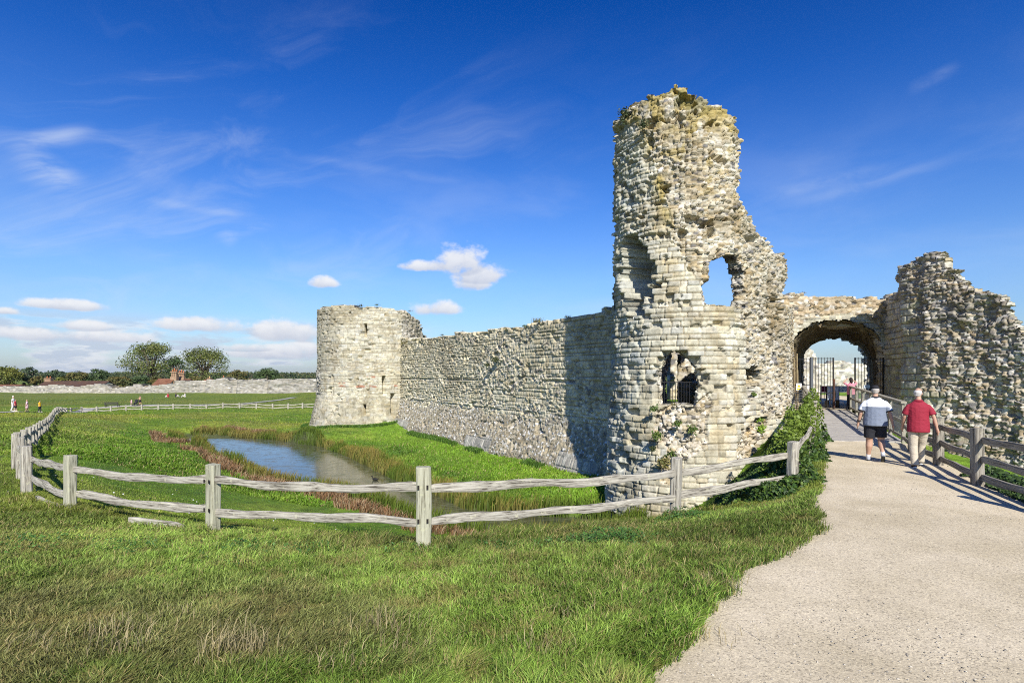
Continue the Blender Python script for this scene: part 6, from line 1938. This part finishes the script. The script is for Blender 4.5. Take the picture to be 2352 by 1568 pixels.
house(106, 252, 875.5, 886, 166, M_TILED, 'long low house with dark brown tiled roof behind the far wall', 7, chim=((105, 119, 868, 'two'),))
house(-60, 54, 883.6, 888, 163, M_TILE, 'reddish roof edge showing over the far left of the wall', 6)
h2 = house(364, 402, 870, 884.5, 160, M_TILE, 'gabled house with red tiled roof and tall clustered chimneys', 6.5, chim=((394.5, 407, 852.5, 'tall'),))
house(402, 439, 871, 879, 163, M_TILE, 'second red roofed house with stout chimney stack beside the gabled house', 6.0, chim=((411, 424, 855.5, 'tall'),))
house(470, 492, 872, 880, 160, M_TILE, 'house behind the wall showing only a pale clay chimney', 5, chim=((478, 485, 868, 'one'),), pots=M_POTY)
house(504, 524, 873, 880, 160, M_TILE, 'house behind the wall showing only a short red chimney', 5, chim=((511.5, 515.5, 866.5, 'one'),))
# ------------------------------------------------------------------ camera, light, sky
cam = bpy.data.cameras.new('camera'); cam.lens = 20; cam.sensor_width = 36; cam.shift_y = (HY - 784) / 2352; cam.clip_end = 12000; cam.clip_start = .05
co = bpy.data.objects.new('camera', cam); col.objects.link(co); co.location = (0, 0, ZC); co.rotation_euler = (math.radians(90), 0, 0); sc.camera = co
sd = Vector((SUN_AZ[0] * math.cos(math.radians(SUN_EL)), SUN_AZ[1] * math.cos(math.radians(SUN_EL)), math.sin(math.radians(SUN_EL)))).normalized()
sl = bpy.data.lights.new('sun', 'SUN'); sl.energy = 5.0; sl.angle = math.radians(.5); sl.color = (1.0, .95, .86)
so = bpy.data.objects.new('sun', sl); col.objects.link(so); so.rotation_euler = sd.to_track_quat('Z', 'Y').to_euler(); so.location = (0, 0, 60)

w = bpy.data.worlds.new('World'); sc.world = w; w.use_nodes = True
t = w.node_tree; bg = t.nodes['Background']; bg.inputs['Strength'].default_value = .065
sky = N(t, 'ShaderNodeTexSky'); sky.sky_type = 'NISHITA'; sky.sun_disc = False
sky.sun_elevation = math.radians(SUN_EL); sky.sun_rotation = math.atan2(SUN_AZ[0], SUN_AZ[1]); sky.air_density = 1.0; sky.dust_density = .6; sky.ozone_density = 3.0; sky.altitude = 0


class E:
    """tiny expression builder for shader math"""
    def __init__(s, o): s.o = o
    @staticmethod
    def m(op, *a):
        n = N(t, 'ShaderNodeMath', operation=op)
        for i, q in enumerate(a):
            if isinstance(q, E): t.links.new(q.o, n.inputs[i])
            else: n.inputs[i].default_value = q
        return E(n.outputs[0])
    def __add__(s, o): return E.m('ADD', s, o)
    def __radd__(s, o): return E.m('ADD', s, o)
    def __sub__(s, o): return E.m('SUBTRACT', s, o)
    def __rsub__(s, o): return E.m('SUBTRACT', o, s)
    def __mul__(s, o): return E.m('MULTIPLY', s, o)
    def __rmul__(s, o): return E.m('MULTIPLY', s, o)
    def __truediv__(s, o): return E.m('DIVIDE', s, o)


def ss(e, a, b):
    n = N(t, 'ShaderNodeMapRange', interpolation_type='SMOOTHSTEP')
    t.links.new(e.o, n.inputs['Value']); n.inputs['From Min'].default_value = a; n.inputs['From Max'].default_value = b
    return E(n.outputs['Result'])


def vec(x, y, z=0.0):
    n = N(t, 'ShaderNodeCombineXYZ')
    for i, q in enumerate((x, y, z)):
        if isinstance(q, E): t.links.new(q.o, n.inputs[i])
        else: n.inputs[i].default_value = q
    return n.outputs[0]


def noise(v, scale, detail=5.0, rough=.55, dist=0.0):
    n = N(t, 'ShaderNodeTexNoise', i_Scale=scale, i_Detail=detail, i_Roughness=rough); n.inputs['Distortion'].default_value = dist
    t.links.new(v, n.inputs['Vector'])
    return E(n.outputs['Fac'])


tc = N(t, 'ShaderNodeTexCoord'); sep = N(t, 'ShaderNodeSeparateXYZ'); t.links.new(tc.outputs['Generated'], sep.inputs[0])
dx, dy, dz = (E(sep.outputs[i]) for i in range(3))
AZ = E.m('ARCTAN2', dx, dy); EL = E.m('ARCSINE', dz)


def azel(px, py):
    a = math.atan((px - HX) / F); return a, math.atan((HY - py) / F * math.cos(a))


def mixrgb(fac, a, b):
    n = N(t, 'ShaderNodeMix', data_type='RGBA'); n.inputs['Factor'].default_value = 1
    if isinstance(fac, E): t.links.new(fac.o, n.inputs['Factor'])
    else: n.inputs['Factor'].default_value = fac
    for k, q in (('A', a), ('B', b)):
        if hasattr(q, 'is_output'): t.links.new(q, n.inputs[k])
        else: n.inputs[k].default_value = (*q, 1)
    return n.outputs['Result']


# tint of the clear sky by elevation (polarised deep blue overhead, pale near the horizon)
ramp = N(t, 'ShaderNodeValToRGB'); elf = EL / 1.0; t.links.new(elf.o, ramp.inputs['Fac'])
e = ramp.color_ramp.elements
SKY_T = [(0.0, (1.08, 1.18, 1.42)), (.06, (1.02, 1.22, 1.54)), (.16, (.90, 1.24, 1.74)), (.30, (.48, .98, 1.80)), (.45, (.15, .68, 1.62)), (.60, (.02, .47, 1.36)), (1.0, (.02, .36, 1.15))]
e[0].position = 0; e[0].color = (*SKY_T[0][1], 1); e[1].position = 1; e[1].color = (*SKY_T[-1][1], 1)
for p_, c_ in SKY_T[1:-1]:
    k = e.new(p_); k.color = (*c_, 1)
mu = N(t, 'ShaderNodeVectorMath', operation='MULTIPLY'); t.links.new(sky.outputs['Color'], mu.inputs[0]); t.links.new(ramp.outputs['Color'], mu.inputs[1])
skyc = mu.outputs['Vector']

# thin cirrus
cv = vec(AZ * 1.0 + EL * .9, EL * 2.4 - AZ * .5, 0.0)
warp = noise(vec(AZ, EL, 3.0), 2.2, 3.0)
cv2 = vec(AZ * 1.2 + warp * .8, EL * 4.2 - AZ * .8 + warp * .9, 1.7)
c1 = noise(cv2, 2.1, 8.0, .62, .6)
mask = ss(noise(vec(AZ, EL, 8.0), 1.4, 2.0), .38, .66)
lefty = ss(AZ * -1.0, -.55, .55)
cir = ss(c1, .46, .84) * mask * (lefty * .5 + .08) * ss(EL, .66, .25)
veil = ss(noise(vec(AZ * 1.5, EL * 3.5 + AZ * .4, 5.0), 2.4, 6.0, .55, .4), .42, .8) * ss(EL, .45, .18) * .22
streak = None
for (x0, y0, x1, y1, wd, amp) in ((610, 340, 1110, 425, .007, .09), (330, 455, 600, 500, .006, .20), (1760, 455, 2050, 372, .008, .12), (1830, 470, 2180, 360, .009, .12), (40, 350, 190, 440, .020, .55), (0, 325, 210, 295, .010, .42), (490, 545, 630, 508, .010, .22), (500, 520, 540, 560, .012, .22), (2090, 205, 2200, 150, .008, .12)):
    a0, e0 = azel(x0, y0); a1, e1 = azel(x1, y1)
    L = math.hypot(a1 - a0, e1 - e0); ux, uy = (a1 - a0) / L, (e1 - e0) / L
    da = AZ - a0; de = EL - e0
    al = (da * ux + de * uy) / L
    ac = E.m('ABSOLUTE', de * ux - da * uy + (warp - .5) * .03)
    q = ss(ac, wd * 1.6, 0.0) * ss(al, -.15, .35) * ss(al, 1.15, .65) * amp
    streak = q if streak is None else streak + q
streak = streak * ss(noise(cv2, 7.0, 5.0, .6), .32, .62)
high = E.m('MINIMUM', cir + veil + streak, .75)

# cumulus
BL = [(1058, 604, 48, 36), (995, 614, 70, 12), (1105, 632, 62, 24), (1085, 652, 40, 18), (743, 652, 30, 12), (1000, 712, 54, 17), (158, 703, 95, 12), (5, 715, 36, 8), (470, 750, 105, 17), (640, 764, 62, 24), (700, 768, 60, 20), (190, 750, 62, 12),
      (60, 770, 120, 15), (240, 775, 120, 15), (620, 812, 130, 16), (720, 806, 70, 20), (560, 800, 60, 9)]
field = None; under = None
wob = noise(vec(AZ, EL * 1.3, 2.0), 26.0, 7.0, .6)
wobl = noise(vec(AZ, EL * 1.6, 4.0), 9.0, 3.0, .5)
for (x, y, rx, ry) in BL:
    a, e_ = azel(x, y); ca = math.cos(a)
    ra = rx / F * ca * ca * 1.25; re = ry / F * ca * 1.5
    u = (AZ - a) / ra; v = (EL - e_) / re
    v2 = E.m('MAXIMUM', v, v * -1.7)
    f = 1.0 - (u * u + v2 * v2)
    field = f if field is None else E.m('MAXIMUM', field, f)
    un = ss(f, -.4, .4) * ss(v, .5, -.7)
    under = un if under is None else E.m('MAXIMUM', under, un)
dens = ss(field + (wob - .5) * 2.5 + (wobl - .5) * 1.3, -.05, .85)
# layered cumulus banks low on the left horizon
bank = noise(vec(AZ * 2.0, EL * 9.0, 6.0), 4.6, 8.0, .58, .3)
bm = ss(EL, .10, .06) * ss(AZ, -.05, -.28)
bankd = ss(bank, .45, .60) * bm * .85
bank2 = noise(vec(AZ * 2.0, EL * 9.0 + .12, 6.0), 4.6, 8.0, .58, .3)
bsh = ss(bank2 - bank, -.06, .06)
shade = E.m('MINIMUM', under * .85 + ss(wob, .62, .38) * .25, 1.0)
cum_c = mixrgb(shade, (10.2, 10.3, 10.6), (6.4, 6.9, 8.2))
bank_c = mixrgb(bsh, (6.4, 7.2, 8.7), (9.4, 9.7, 10.3))
c0 = mixrgb(high, skyc, (7.6, 8.6, 10.4))
c1_ = mixrgb(bankd, c0, bank_c)
c2_ = mixrgb(dens * .94, c1_, cum_c)
t.links.new(c2_, bg.inputs['Color'])
sc.view_settings.view_transform = 'Standard'; sc.view_settings.look = 'None'; sc.view_settings.gamma = 1; sc.view_settings.exposure = 0.46
w.cycles.sampling_method = 'MANUAL'; w.cycles.sample_map_resolution = 512
sc.cycles.use_denoising = False
sc.cycles.filter_width = 1.05
sc.cycles.max_bounces = 6; sc.cycles.diffuse_bounces = 3; sc.cycles.glossy_bounces = 3; sc.cycles.transparent_max_bounces = 4

# air between here and the far hills
hz = MB(); hz.box(-4800, 4800, -400, 6300, -13.5, 75)
M_HAZE = bpy.data.materials.new('haze'); t = nt(M_HAZE); t.nodes.remove(t.nodes['Principled BSDF'])
pv = N(t, 'ShaderNodeVolumePrincipled'); pv.inputs['Color'].default_value = (.72, .86, 1.0, 1); pv.inputs['Density'].default_value = .00005; pv.inputs['Anisotropy'].default_value = .3
t.links.new(pv.outputs['Volume'], t.nodes['Material Output'].inputs['Volume'])
ho = hz.build('haze', M_HAZE); tag(ho, 'thin bluish haze fading the far hills', kind='stuff')
